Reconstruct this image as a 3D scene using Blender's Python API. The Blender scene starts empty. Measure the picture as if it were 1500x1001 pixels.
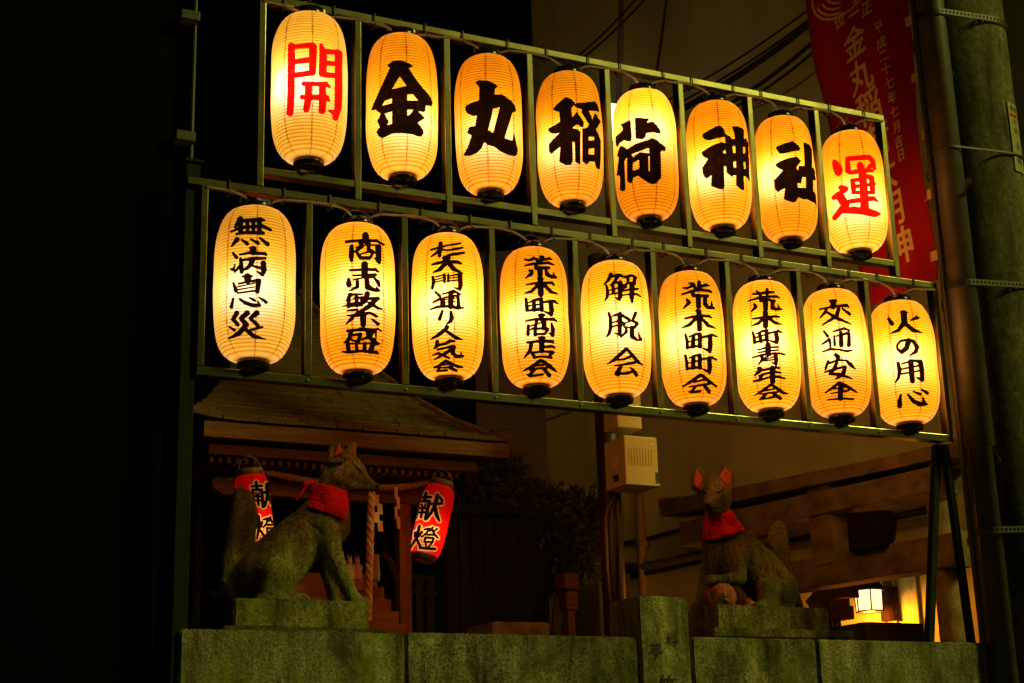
import bpy, bmesh, math, random
import numpy as np
from mathutils import Vector, Matrix, Euler, noise
rng = random.Random(7)
SC = bpy.context.scene
COL = SC.collection

# ------------------------------------------------------------------ camera
F_PX, CX, CY = 2324.4, 750.0, 500.5            # focal length and centre in 1500 x 1001 pixels
RW = np.array([[0.90025361, 0.09687313, 0.42445144],
               [-0.43445188, 0.26303411, 0.86143173],
               [-0.02819562, -0.95991075, 0.27888412]])   # rows: world x, y, z in (right, down, forward)
CAM = np.array([0.0, -4.96245, 1.5])
cd = bpy.data.cameras.new('camera'); co = bpy.data.objects.new('camera', cd); COL.objects.link(co)
cd.sensor_width = 36.0; cd.lens = 36.0 * F_PX / 1500.0
cd.clip_start = 0.05; cd.clip_end = 500
M = Matrix(((RW[0][0], -RW[0][1], -RW[0][2], CAM[0]),
            (RW[1][0], -RW[1][1], -RW[1][2], CAM[1]),
            (RW[2][0], -RW[2][1], -RW[2][2], CAM[2]), (0, 0, 0, 1)))
co.matrix_world = M
SC.camera = co

# ------------------------------------------------------------------ night sky, street light from the front right, exposure
SUN_EL, SUN_AZ = math.radians(34), math.radians(45)     # azimuth: from -Y towards +X
SUN_STRENGTH, SUN_COLOR = 1.35, (1.0, 0.96, 0.18)
SKY_STRENGTH = 0.00015
w = bpy.data.worlds.new("World"); SC.world = w; w.use_nodes = True
nt = w.node_tree; bg = nt.nodes['Background']
sky = nt.nodes.new('ShaderNodeTexSky'); sky.sky_type = 'NISHITA'; sky.sun_disc = False
sky.sun_elevation = SUN_EL; sky.sun_rotation = math.pi - SUN_AZ
nt.links.new(sky.outputs[0], bg.inputs[0]); bg.inputs[1].default_value = SKY_STRENGTH
sd = bpy.data.lights.new('street_glow', 'SUN'); so = bpy.data.objects.new('street_glow', sd); COL.objects.link(so)
sd.energy = SUN_STRENGTH; sd.angle = math.radians(10); sd.color = SUN_COLOR
tosun = Vector((math.sin(SUN_AZ) * math.cos(SUN_EL), -math.cos(SUN_AZ) * math.cos(SUN_EL), math.sin(SUN_EL)))
so.rotation_euler = (-tosun).to_track_quat('-Z', 'Y').to_euler()
so.location = (6, -9, 9)
SC.view_settings.view_transform = 'Standard'; SC.view_settings.look = 'None'
SC.view_settings.exposure = 0; SC.view_settings.gamma = 1
SC.cycles.use_denoising = True
SC.cycles.max_bounces = 10; SC.cycles.diffuse_bounces = 5; SC.cycles.transmission_bounces = 6
SC.cycles.sample_clamp_indirect = 4.0

# ------------------------------------------------------------------ pixel -> place helpers (photograph is 1500 x 1001)
def ray(px, py):
    return RW @ np.array([px - CX, py - CY, F_PX])
def at(px, py, Y):
    d = ray(px, py); return CAM + d * ((Y - CAM[1]) / d[1])
def at_x(px, py, X):
    d = ray(px, py); return CAM + d * ((X - CAM[0]) / d[0])
def at_plane(px, py, p0, n):
    d = ray(px, py); return CAM + d * (np.dot(p0 - CAM, n) / np.dot(d, n))
def at_z(px, py, Z):
    d = ray(px, py); return CAM + d * ((Z - CAM[2]) / d[2])
def proj(P):
    v = (np.asarray(P) - CAM) @ RW
    return CX + F_PX * v[..., 0] / v[..., 2], CY + F_PX * v[..., 1] / v[..., 2], v[..., 2]

# ------------------------------------------------------------------ object helpers
def tag(o, label=None, cat=None, group=None, kind=None):
    if label: o['label'] = label
    if cat: o['category'] = cat
    if group: o['group'] = group
    if kind: o['kind'] = kind
    return o
def empty(name, loc, label=None, cat=None, group=None):
    o = bpy.data.objects.new(name, None); COL.objects.link(o); o.location = loc
    o.empty_display_size = 0.1
    return tag(o, label, cat, group)
def link(name, me, mat, parent=None, smooth=False):
    o = bpy.data.objects.new(name, me); COL.objects.link(o)
    if mat is not None and not me.materials: me.materials.append(mat)
    if parent is not None:
        o.parent = parent
        o.location = (0, 0, 0)
        o.matrix_parent_inverse = Matrix()
    if smooth:
        me.polygons.foreach_set('use_smooth', [True] * len(me.polygons))
    return o
class MB:
    """collects pieces of ONE mesh (vertices in world metres, made local to origin on build)"""
    def __init__(self): self.v = []; self.f = []
    def add(self, v, f):
        n = len(self.v); self.v += [tuple(map(float, p)) for p in v]; self.f += [tuple(n + i for i in q) for q in f]
    def box(self, a, b):
        x0, y0, z0 = a; x1, y1, z1 = b
        self.add([(x0, y0, z0), (x1, y0, z0), (x1, y1, z0), (x0, y1, z0), (x0, y0, z1), (x1, y0, z1), (x1, y1, z1), (x0, y1, z1)],
                 [(0, 3, 2, 1), (4, 5, 6, 7), (0, 1, 5, 4), (1, 2, 6, 5), (2, 3, 7, 6), (3, 0, 4, 7)])
    def hexa(self, p):  # 8 points, bottom ring then top ring
        self.add(p, [(0, 3, 2, 1), (4, 5, 6, 7), (0, 1, 5, 4), (1, 2, 6, 5), (2, 3, 7, 6), (3, 0, 4, 7)])
    def beam(self, p, q, wx, wz, up=(0, 0, 1)):
        p = Vector(p); q = Vector(q); d = (q - p).normalized(); s = d.cross(Vector(up)).normalized(); u = s.cross(d)
        s = s * wx / 2; u = u * wz / 2
        self.hexa([p - s - u, p + s - u, q + s - u, q - s - u, p - s + u, p + s + u, q + s + u, q - s + u])
    def tube(self, pts, r, n=8, caps=True):
        pts = [Vector(p) for p in pts]
        rs = r if isinstance(r, (list, tuple)) else [r] * len(pts)
        rings = []; prev = None
        for i, p in enumerate(pts):
            d = (pts[min(i + 1, len(pts) - 1)] - pts[max(i - 1, 0)]).normalized()
            if prev is None:
                a = d.cross(Vector((0, 0, 1)))
                if a.length < 1e-3: a = d.cross(Vector((1, 0, 0)))
                a.normalize()
            else:
                a = (prev - d * prev.dot(d)).normalized()
            prev = a; b = d.cross(a)
            rings.append([p + (a * math.cos(t) + b * math.sin(t)) * rs[i] for t in [2 * math.pi * k / n for k in range(n)]])
        v = [p for rg in rings for p in rg]; f = []
        for i in range(len(pts) - 1):
            for k in range(n):
                k2 = (k + 1) % n
                f.append((i * n + k, i * n + k2, (i + 1) * n + k2, (i + 1) * n + k))
        if caps:
            f.append(tuple(reversed(range(n)))); f.append(tuple((len(pts) - 1) * n + k for k in range(n)))
        self.add(v, f)
    def lathe(self, prof, n=32, c=(0, 0, 0), caps=True):
        v = []; f = []
        for r, z in prof:
            for k in range(n):
                t = 2 * math.pi * k / n; v.append((c[0] + r * math.cos(t), c[1] + r * math.sin(t), c[2] + z))
        m = len(prof)
        for i in range(m - 1):
            for k in range(n):
                k2 = (k + 1) % n; f.append((i * n + k, i * n + k2, (i + 1) * n + k2, (i + 1) * n + k))
        if caps:
            f.append(tuple(reversed(range(n)))); f.append(tuple((m - 1) * n + k for k in range(n)))
        self.add(v, f)
    def build(self, name, mat, parent=None, origin=None, bevel=0, smooth=False, jitter=0):
        me = bpy.data.meshes.new(name)
        o0 = np.array(origin if origin is not None else (parent.location if parent else (0, 0, 0)), float)
        V = np.array(self.v) - o0
        me.from_pydata(V.tolist(), [], self.f); me.update()
        if bevel:
            bm = bmesh.new(); bm.from_mesh(me)
            bm.normal_update()
            es = [e for e in bm.edges if len(e.link_faces) == 2 and e.calc_face_angle(0) > 0.5]
            bmesh.ops.bevel(bm, geom=es, offset=bevel, segments=2, affect='EDGES', profile=0.6)
            bm.to_mesh(me); bm.free()
        o = link(name, me, mat, parent, smooth)
        if parent is None: o.location = o0
        return o

# ------------------------------------------------------------------ materials (all procedural)
def node(nt, t, **k):
    n = nt.nodes.new(t)
    for a, b in k.items(): setattr(n, a, b)
    return n
def ramp(nt, fac, stops):
    r = node(nt, 'ShaderNodeValToRGB'); e = r.color_ramp.elements
    while len(e) < len(stops): e.new(0.5)
    for i, (p, c) in enumerate(stops):
        e[i].position = p; e[i].color = (*c, 1) if len(c) == 3 else c
    nt.links.new(fac, r.inputs[0]); return r.outputs[0]
def noise_tex(nt, scale, detail=4, rough=0.6, vec=None, dist=0):
    n = node(nt, 'ShaderNodeTexNoise'); n.inputs['Scale'].default_value = scale
    n.inputs['Detail'].default_value = detail; n.inputs['Roughness'].default_value = rough; n.inputs['Distortion'].default_value = dist
    if vec is not None: nt.links.new(vec, n.inputs['Vector'])
    return n.outputs[0]
def objco(nt, scale=(1, 1, 1)):
    t = node(nt, 'ShaderNodeTexCoord'); m = node(nt, 'ShaderNodeMapping'); m.inputs['Scale'].default_value = scale
    nt.links.new(t.outputs['Object'], m.inputs[0]); return m.outputs[0]
def new_mat(name):
    m = bpy.data.materials.new(name); m.use_nodes = True
    return m, m.node_tree, m.node_tree.nodes['Principled BSDF']
def plain(name, c1, c2=None, rough=0.6, metal=0.0, scale=20, stretch=(1, 1, 1), bump=0.0, bscale=60, c3=None, lo=0.35, hi=0.65, spec=0.5):
    m, nt, b = new_mat(name)
    b.inputs['Roughness'].default_value = rough; b.inputs['Metallic'].default_value = metal
    b.inputs['Specular IOR Level'].default_value = spec
    co_ = objco(nt, stretch)
    if c2 is None: b.inputs['Base Color'].default_value = (*c1, 1)
    else:
        st = [(lo, c1), (hi, c2)]
        if c3: st.append((min(0.98, hi + 0.12), c3))
        nt.links.new(ramp(nt, noise_tex(nt, scale, 6, 0.62, co_), st), b.inputs['Base Color'])
    if bump:
        bn = node(nt, 'ShaderNodeBump'); bn.inputs['Strength'].default_value = bump; bn.inputs['Distance'].default_value = 0.01
        nt.links.new(noise_tex(nt, bscale, 5, 0.65, co_), bn.inputs['Height']); nt.links.new(bn.outputs[0], b.inputs['Normal'])
    return m
def stone(name, base, dark, moss, moss_amt=0.5, speck=220, big=6, bump=0.5, bdist=0.014):
    m, nt, b = new_mat(name); b.inputs['Roughness'].default_value = 0.9; b.inputs['Specular IOR Level'].default_value = 0.25
    v = objco(nt)
    s = ramp(nt, noise_tex(nt, speck, 3, 0.7, v), [(0.36, dark), (0.62, base)])
    g = ramp(nt, noise_tex(nt, big, 8, 0.68, v, 0.4), [(0.5 - 0.12 - 0.25 * (moss_amt - 0.5), (0, 0, 0)), (0.5 + 0.16 - 0.25 * (moss_amt - 0.5), (1, 1, 1))])
    mx = node(nt, 'ShaderNodeMix', data_type='RGBA'); nt.links.new(g, mx.inputs[0]); nt.links.new(s, mx.inputs[6])
    mo = ramp(nt, noise_tex(nt, 45, 6, 0.7, v), [(0.3, tuple(x * 0.35 for x in moss)), (0.7, moss)])
    nt.links.new(mo, mx.inputs[7])
    st = ramp(nt, noise_tex(nt, 3.4, 8, 0.72, objco(nt, (2.4, 2.4, 0.55)), 0.3), [(0.35, (0.14, 0.125, 0.10)), (0.47, (0.8, 0.78, 0.72)), (0.62, (1.5, 1.5, 1.45))])
    m2 = node(nt, 'ShaderNodeMix', data_type='RGBA', blend_type='MULTIPLY'); m2.inputs[0].default_value = 0.9
    nt.links.new(mx.outputs[2], m2.inputs[6]); nt.links.new(st, m2.inputs[7])
    oi = node(nt, 'ShaderNodeObjectInfo'); hv = node(nt, 'ShaderNodeHueSaturation'); mr = node(nt, 'ShaderNodeMapRange')
    nt.links.new(oi.outputs['Random'], mr.inputs[0]); mr.inputs[3].default_value = 0.78; mr.inputs[4].default_value = 1.22
    nt.links.new(mr.outputs[0], hv.inputs['Value']); nt.links.new(m2.outputs[2], hv.inputs['Color'])
    nt.links.new(hv.outputs[0], b.inputs['Base Color'])
    bn = node(nt, 'ShaderNodeBump'); bn.inputs['Strength'].default_value = bump; bn.inputs['Distance'].default_value = bdist
    nt.links.new(noise_tex(nt, 75, 8, 0.8, v), bn.inputs['Height']); nt.links.new(bn.outputs[0], b.inputs['Normal'])
    return m
def wood(name, c1, c2, axis=0, rough=0.75, scale=9):
    st = [1, 1, 1]; st = [7, 7, 7]; st[axis] = 0.5
    return plain(name, c1, c2, rough, 0, scale, tuple(st), 0.35, 14, lo=0.3, hi=0.72, spec=0.15)
def glow(name, c, s):
    m, nt, b = new_mat(name); b.inputs['Base Color'].default_value = (*c, 1)
    b.inputs['Emission Color'].default_value = (*c, 1); b.inputs['Emission Strength'].default_value = s
    return m
def paper(name, trans, refl, H, rings=44, line=0.55, seams=8, glowthru=(0.10, 0.095, 0.14)):
    """lantern paper: light from the bulb inside passes through; bamboo rings and paper seams show dark"""
    m = bpy.data.materials.new(name); m.use_nodes = True; nt = m.node_tree; nt.nodes.clear()
    out = node(nt, 'ShaderNodeOutputMaterial')
    tc = node(nt, 'ShaderNodeTexCoord'); sp = node(nt, 'ShaderNodeSeparateXYZ'); nt.links.new(tc.outputs['Object'], sp.inputs[0])
    def mth(op, a, b=None, c=None):
        n = node(nt, 'ShaderNodeMath', operation=op)
        for i, q in enumerate((a, b, c)):
            if q is None: continue
            if isinstance(q, (int, float)): n.inputs[i].default_value = q
            else: nt.links.new(q, n.inputs[i])
        return n.outputs[0]
    nz = noise_tex(nt, 30, 3, 0.6, tc.outputs['Object'])
    zz = mth('ADD', sp.outputs[2], mth('MULTIPLY', mth('SUBTRACT', nz, 0.5), 0.0016))
    fr = mth('FRACT', mth('MULTIPLY', mth('ADD', zz, H), rings / H))
    d = mth('ABSOLUTE', mth('SUBTRACT', fr, 0.5))                      # 0 in the middle of a gap, 0.5 on a ring
    ringm = node(nt, 'ShaderNodeMapRange', interpolation_type='SMOOTHSTEP'); nt.links.new(d, ringm.inputs[0])
    ringm.inputs[1].default_value = 0.22; ringm.inputs[2].default_value = 0.47
    ang = mth('ARCTAN2', sp.outputs[1], sp.outputs[0])
    fa = mth('FRACT', mth('ADD', mth('MULTIPLY', ang, seams / (2 * math.pi)), mth('ADD', mth('MULTIPLY', mth('SUBTRACT', nz, 0.5), 0.05), 20.31)))
    da = mth('ABSOLUTE', mth('SUBTRACT', fa, 0.5))
    seam = node(nt, 'ShaderNodeMapRange', interpolation_type='SMOOTHSTEP'); nt.links.new(da, seam.inputs[0])
    seam.inputs[1].default_value = 0.455; seam.inputs[2].default_value = 0.49
    st = noise_tex(nt, 9, 6, 0.7, objco(nt, (3, 3, 0.9)))
    # stitches: dark dashes along seams
    dash = mth('MULTIPLY', seam.outputs[0], mth('GREATER_THAN', noise_tex(nt, 70, 2, 0.6, tc.outputs['Object']), 0.56))
    k = mth('SUBTRACT', 1.0, mth('MULTIPLY', ringm.outputs[0], line))
    k = mth('MULTIPLY', k, mth('SUBTRACT', 1.0, mth('MULTIPLY', seam.outputs[0], 0.34)))
    k = mth('MULTIPLY', k, mth('SUBTRACT', 1.0, mth('MULTIPLY', dash, 0.45)))
    k = mth('MULTIPLY', k, mth('ADD', 0.82, mth('MULTIPLY', st, 0.34)))
    # where light crosses a ring or a seam it passes more paper: deeper orange
    kg = mth('POWER', k, 1.45); kb = mth('POWER', k, 2.3)
    def comb(c):
        n = node(nt, 'ShaderNodeCombineXYZ')
        for i, q in enumerate((k, kg, kb)): nt.links.new(mth('MULTIPLY', q, c[i]), n.inputs[i])
        return n.outputs[0]
    tr = node(nt, 'ShaderNodeBsdfTranslucent'); nt.links.new(comb(trans), tr.inputs[0])
    df = node(nt, 'ShaderNodeBsdfDiffuse'); nt.links.new(comb(refl), df.inputs[0])
    ad = node(nt, 'ShaderNodeAddShader'); nt.links.new(tr.outputs[0], ad.inputs[0]); nt.links.new(df.outputs[0], ad.inputs[1])
    if glowthru:      # thin paper also lets some light straight on: the bulb shows as a pale hazy patch
        rf = node(nt, 'ShaderNodeBsdfRefraction'); rf.inputs['Roughness'].default_value = 0.9; rf.inputs['IOR'].default_value = 1.6
        nt.links.new(comb(glowthru), rf.inputs[0])
        a2 = node(nt, 'ShaderNodeAddShader'); nt.links.new(ad.outputs[0], a2.inputs[0]); nt.links.new(rf.outputs[0], a2.inputs[1]); ad = a2
    nt.links.new(ad.outputs[0], out.inputs[0])
    return m
def ink(name, diff, trans, sheen=0.0):
    m = bpy.data.materials.new(name); m.use_nodes = True; nt = m.node_tree; nt.nodes.clear()
    out = node(nt, 'ShaderNodeOutputMaterial')
    v = objco(nt)
    f = ramp(nt, noise_tex(nt, 55, 5, 0.7, v), [(0.35, (0.6, 0.6, 0.6)), (0.62, (1.1, 1.1, 1.1)), (0.74, (4, 3.4, 3))])
    tr = node(nt, 'ShaderNodeBsdfTranslucent'); df = node(nt, 'ShaderNodeBsdfDiffuse')
    mx = node(nt, 'ShaderNodeMix', data_type='RGBA', blend_type='MULTIPLY'); mx.inputs[0].default_value = 1
    nt.links.new(f, mx.inputs[6]); mx.inputs[7].default_value = (*trans, 1); nt.links.new(mx.outputs[2], tr.inputs[0])
    df.inputs[0].default_value = (*diff, 1)
    ad = node(nt, 'ShaderNodeAddShader'); nt.links.new(tr.outputs[0], ad.inputs[0]); nt.links.new(df.outputs[0], ad.inputs[1])
    nt.links.new(ad.outputs[0], out.inputs[0]); return m

PH = 0.53       # paper height of a lantern
MT = {}
MT['paper'] = paper('lantern_paper', (0.54, 0.315, 0.010), (0.42, 0.215, 0.006), PH, rings=48, line=0.40)
MT['paper2'] = paper('older_lantern_paper', (0.54, 0.298, 0.007), (0.42, 0.20, 0.004), PH, rings=48, line=0.46, seams=7)
MT['paper3'] = paper('faded_lantern_paper', (0.50, 0.34, 0.03), (0.40, 0.25, 0.015), PH, rings=48, line=0.36)
MT['redpaper'] = paper('red_lantern_paper', (0.60, 0.006, 0.006), (0.35, 0.008, 0.008), 0.36, rings=34, line=0.35, glowthru=(0.10, 0.002, 0.002))
MT['goldpaper'] = paper('undyed_lantern_paper', (0.52, 0.40, 0.20), (0.4, 0.3, 0.15), 0.36, rings=34, line=0.35, glowthru=(0.04, 0.03, 0.01))
MT['ink'] = ink('black_ink', (0.005, 0.004, 0.003), (0.006, 0.0035, 0.001))
MT['redink'] = ink('red_ink', (0.25, 0.008, 0.008), (0.62, 0.006, 0.010))
MT['goldink'] = ink('gold_outline', (0.5, 0.36, 0.12), (0.95, 0.80, 0.40))
MT['lacquer'] = plain('black_lacquer', (0.012, 0.010, 0.008), rough=0.22)
MT['capwood'] = plain('worn_cap', (0.07, 0.025, 0.008), (0.16, 0.06, 0.02), 0.6, 0, 40)
MT['wire'] = plain('steel_wire', (0.25, 0.22, 0.16), rough=0.4, metal=0.9)
MT['frame'] = plain('frame_metal', (0.20, 0.19, 0.09), (0.38, 0.35, 0.17), 0.24, 1.0, 5, (1, 1, 1), 0.02, 60)
MT['column'] = plain('black_column', (0.010, 0.012, 0.008), (0.016, 0.018, 0.012), 0.7, 0.0, 12, spec=0.1)
MT['tubepaint'] = plain('dark_steel', (0.03, 0.035, 0.025), (0.05, 0.055, 0.04), 0.5, 0.2, 12, bump=0.1)
MT['cable'] = plain('grey_cable', (0.30, 0.24, 0.16), (0.2, 0.16, 0.11), 0.55)
MT['tie'] = plain('black_tie', (0.012, 0.012, 0.012), rough=0.5)
MT['granite'] = stone('mossy_granite', (0.50, 0.47, 0.30), (0.08, 0.08, 0.045), (0.19, 0.21, 0.03), 0.55, speck=110, big=7, bump=0.8)
MT['granitep'] = stone('post_granite', (0.60, 0.56, 0.34), (0.14, 0.13, 0.06), (0.27, 0.29, 0.04), 0.55, speck=100, big=9, bump=0.8)
MT['foxstone'] = stone('fox_stone', (0.52, 0.48, 0.20), (0.08, 0.08, 0.024), (0.24, 0.28, 0.03), 0.62, speck=95, big=9, bump=1.0, bdist=0.03)
MT['foxbrown'] = stone('brown_fox_stone', (0.35, 0.29, 0.11), (0.05, 0.04, 0.012), (0.20, 0.22, 0.026), 0.60, speck=95, big=9, bump=1.0, bdist=0.03)
MT['earred'] = plain('faded_red_paint', (0.42, 0.05, 0.02), (0.30, 0.05, 0.03), 0.8, 0, 30)
MT['bib'] = plain('red_cotton', (0.62, 0.008, 0.008), (0.50, 0.006, 0.006), 0.85, 0, 14, bump=0.15, bscale=500, spec=0.15)
MT['darkstone'] = plain('dark_block_stone', (0.03, 0.02, 0.009), (0.06, 0.042, 0.02), 0.9, 0, 12, bump=0.4)
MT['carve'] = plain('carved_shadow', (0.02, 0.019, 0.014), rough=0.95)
MT['wood'] = wood('shrine_wood', (0.085, 0.042, 0.015), (0.20, 0.105, 0.036), 0)
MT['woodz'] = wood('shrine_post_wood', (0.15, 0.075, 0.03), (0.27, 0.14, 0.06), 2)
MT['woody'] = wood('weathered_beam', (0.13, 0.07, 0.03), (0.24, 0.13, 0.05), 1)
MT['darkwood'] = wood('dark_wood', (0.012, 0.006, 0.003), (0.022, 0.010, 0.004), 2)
MT['steps'] = wood('step_wood', (0.22, 0.09, 0.03), (0.34, 0.15, 0.05), 0)
MT['void'] = plain('near_black', (0.006, 0.005, 0.004), rough=0.9)  # one even near-black for the hall's inner walls and the board panel
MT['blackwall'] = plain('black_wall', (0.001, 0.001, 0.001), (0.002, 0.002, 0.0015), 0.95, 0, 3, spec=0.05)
MT['wall'] = plain('plaster_wall', (0.48, 0.56, 0.24), (0.70, 0.82, 0.38), 0.9, 0, 1.6, (1, 1, 0.35), 0.3, 60, spec=0.1, lo=0.3, hi=0.6)
MT['wallgrey'] = plain('grey_wall', (0.22, 0.21, 0.23), (0.28, 0.26, 0.28), 0.9, 0, 2, (1, 1, 0.4), 0.15, 60, spec=0.2)
MT['torii'] = plain('torii_stone', (0.09, 0.065, 0.025), (0.34, 0.26, 0.11), 0.9, 0, 7, (1.4, 0.8, 1.4), 0.7, 60, lo=0.25, hi=0.7, spec=0.15)
MT['rope'] = plain('straw_rope', (0.42, 0.26, 0.10), (0.28, 0.16, 0.06), 0.85, 0, 60, bump=0.4, bscale=160)
MT['white'] = plain('white_paper', (0.62, 0.52, 0.36), rough=0.8)
MT['beige'] = plain('beige_enclosure', (0.46, 0.37, 0.12), (0.54, 0.43, 0.15), 0.5, 0, 8)
MT['pole'] = stone('pole_concrete', (0.17, 0.165, 0.085), (0.07, 0.07, 0.035), (0.10, 0.10, 0.04), 0.45, speck=40, big=4, bump=0.3)
MT['pipe'] = plain('conduit_pipe', (0.07, 0.065, 0.045), (0.12, 0.11, 0.08), 0.5, 0, 10)
MT['rust'] = plain('rusted_column', (0.07, 0.028, 0.012), (0.035, 0.016, 0.008), 0.45, 0.3, 9, (1, 1, 0.2), 0.1)
MT['leaf'] = plain('leaf_green', (0.05, 0.075, 0.018), (0.10, 0.12, 0.03), 0.5, 0, 8)
MT['stem'] = plain('twig_bark', (0.08, 0.05, 0.03), rough=0.9)
MT['banner'] = plain('banner_red', (0.42, 0.006, 0.010), (0.34, 0.005, 0.008), 0.8, 0, 5, bump=0.05, spec=0.2)
MT['bangold'] = plain('banner_gold', (0.72, 0.58, 0.26), rough=0.7)
MT['sign'] = plain('sign_plate', (0.42, 0.40, 0.16), (0.36, 0.33, 0.12), 0.5, 0, 30)
MT['signink'] = plain('sign_ink', (0.03, 0.015, 0.01), rough=0.6)
MT['asphalt'] = plain('asphalt', (0.045, 0.045, 0.045), (0.06, 0.06, 0.058), 0.95, 0, 90, bump=0.3, bscale=200)
MT['paving'] = plain('paving', (0.16, 0.15, 0.13), (0.22, 0.2, 0.17), 0.9, 0, 12, bump=0.2)
MT['shingle'] = wood('shingle', (0.05, 0.034, 0.010), (0.16, 0.105, 0.032), 0)
# ------------------------------------------------------------------ brush writing: strokes "x y width ..." measured on the photo
def S(ox, oy, k, strokes, polys=()):
    """strokes / polygons in a k-times enlargement whose corner is (ox, oy) -> photo pixels"""
    out = []
    for s in strokes:
        a = np.array([float(t) for t in s.replace(',', ' ').split()]).reshape(-1, 3)
        out.append(('s', np.c_[ox + a[:, 0] / k, oy + a[:, 1] / k, a[:, 2] / k / 2]))
    for grp in polys:                                   # a group: outline then holes
        out.append(('p', [np.array([float(t) for t in q.replace(',', ' ').split()]).reshape(-1, 2) / k + (ox, oy) for q in grp]))
    return out
def sd_poly(P, X, Y):
    d = np.full(X.shape, 1e9); ins = np.zeros(X.shape, bool)
    n = len(P)
    for i in range(n):
        a = P[i]; b = P[(i + 1) % n]; e = b - a
        wx = X - a[0]; wy = Y - a[1]
        t = np.clip((wx * e[0] + wy * e[1]) / max(e @ e, 1e-12), 0, 1)
        d = np.minimum(d, np.hypot(wx - t * e[0], wy - t * e[1]))
        c = (a[1] > Y) != (b[1] > Y)
        with np.errstate(divide='ignore', invalid='ignore'):
            xi = a[0] + (Y - a[1]) * e[0] / (e[1] if abs(e[1]) > 1e-12 else 1e-12)
        ins ^= c & (X < xi)
    return np.where(ins, -d, d)
def sd_glyphs(items, X, Y):
    D = np.full(X.shape, 1e9)
    for kind, a in items:
        if kind == 's':
            if len(a) == 1: a = np.r_[a, a + [[0.1, 0, 0]]]
            for i in range(len(a) - 1):
                p, q = a[i], a[i + 1]; e = q[:2] - p[:2]; m = max(e @ e, 1e-9)
                t = np.clip(((X - p[0]) * e[0] + (Y - p[1]) * e[1]) / m, 0, 1)
                D = np.minimum(D, np.hypot(X - p[0] - t * e[0], Y - p[1] - t * e[1]) - (p[2] + t * (q[2] - p[2])))
        else:
            d = sd_poly(a[0], X, Y)
            for h in a[1:]: d = np.maximum(d, -sd_poly(h, X, Y))
            D = np.minimum(D, d)
    return D
def contour(items, step, grow=0.0, rough=0.25):
    """filled mesh of the glyphs: 2-D points and faces"""
    xs = []; ys = []
    for kind, a in items:
        A = a if kind == 's' else a[0]
        pad = (a[:, 2].max() if kind == 's' else 0) + 2 + grow
        xs += [A[:, 0].min() - pad, A[:, 0].max() + pad]; ys += [A[:, 1].min() - pad, A[:, 1].max() + pad]
    gx = np.arange(min(xs), max(xs), step); gy = np.arange(min(ys), max(ys), step)
    X, Y = np.meshgrid(gx, gy, indexing='ij')
    r = rough * (np.sin(X * 1.9 + 2.1 * np.sin(Y * 0.9)) * np.sin(Y * 1.7 + 1.3 * np.sin(X * 1.1)))
    D = sd_glyphs(items, X, Y) - grow + r
    I = D < 0
    pts = []; idx = {}
    def vtx(key, p):
        if key not in idx: idx[key] = len(pts); pts.append(p)
        return idx[key]
    anyc = I[:-1, :-1] | I[1:, :-1] | I[:-1, 1:] | I[1:, 1:]
    faces = []
    off = ((0, 0), (1, 0), (1, 1), (0, 1))
    for i, j in np.argwhere(anyc):
        poly = []
        for c in range(4):
            a = (i + off[c][0], j + off[c][1]); b = (i + off[(c + 1) % 4][0], j + off[(c + 1) % 4][1])
            if I[a]: poly.append(vtx(a, (X[a], Y[a])))
            if I[a] != I[b]:
                key = (min(a, b), max(a, b)); t = D[a] / (D[a] - D[b])
                poly.append(vtx(key, (X[a] + t * (X[b] - X[a]), Y[a] + t * (Y[b] - Y[a]))))
        if len(poly) >= 3: faces.append(poly)
    return np.array(pts), faces

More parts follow.
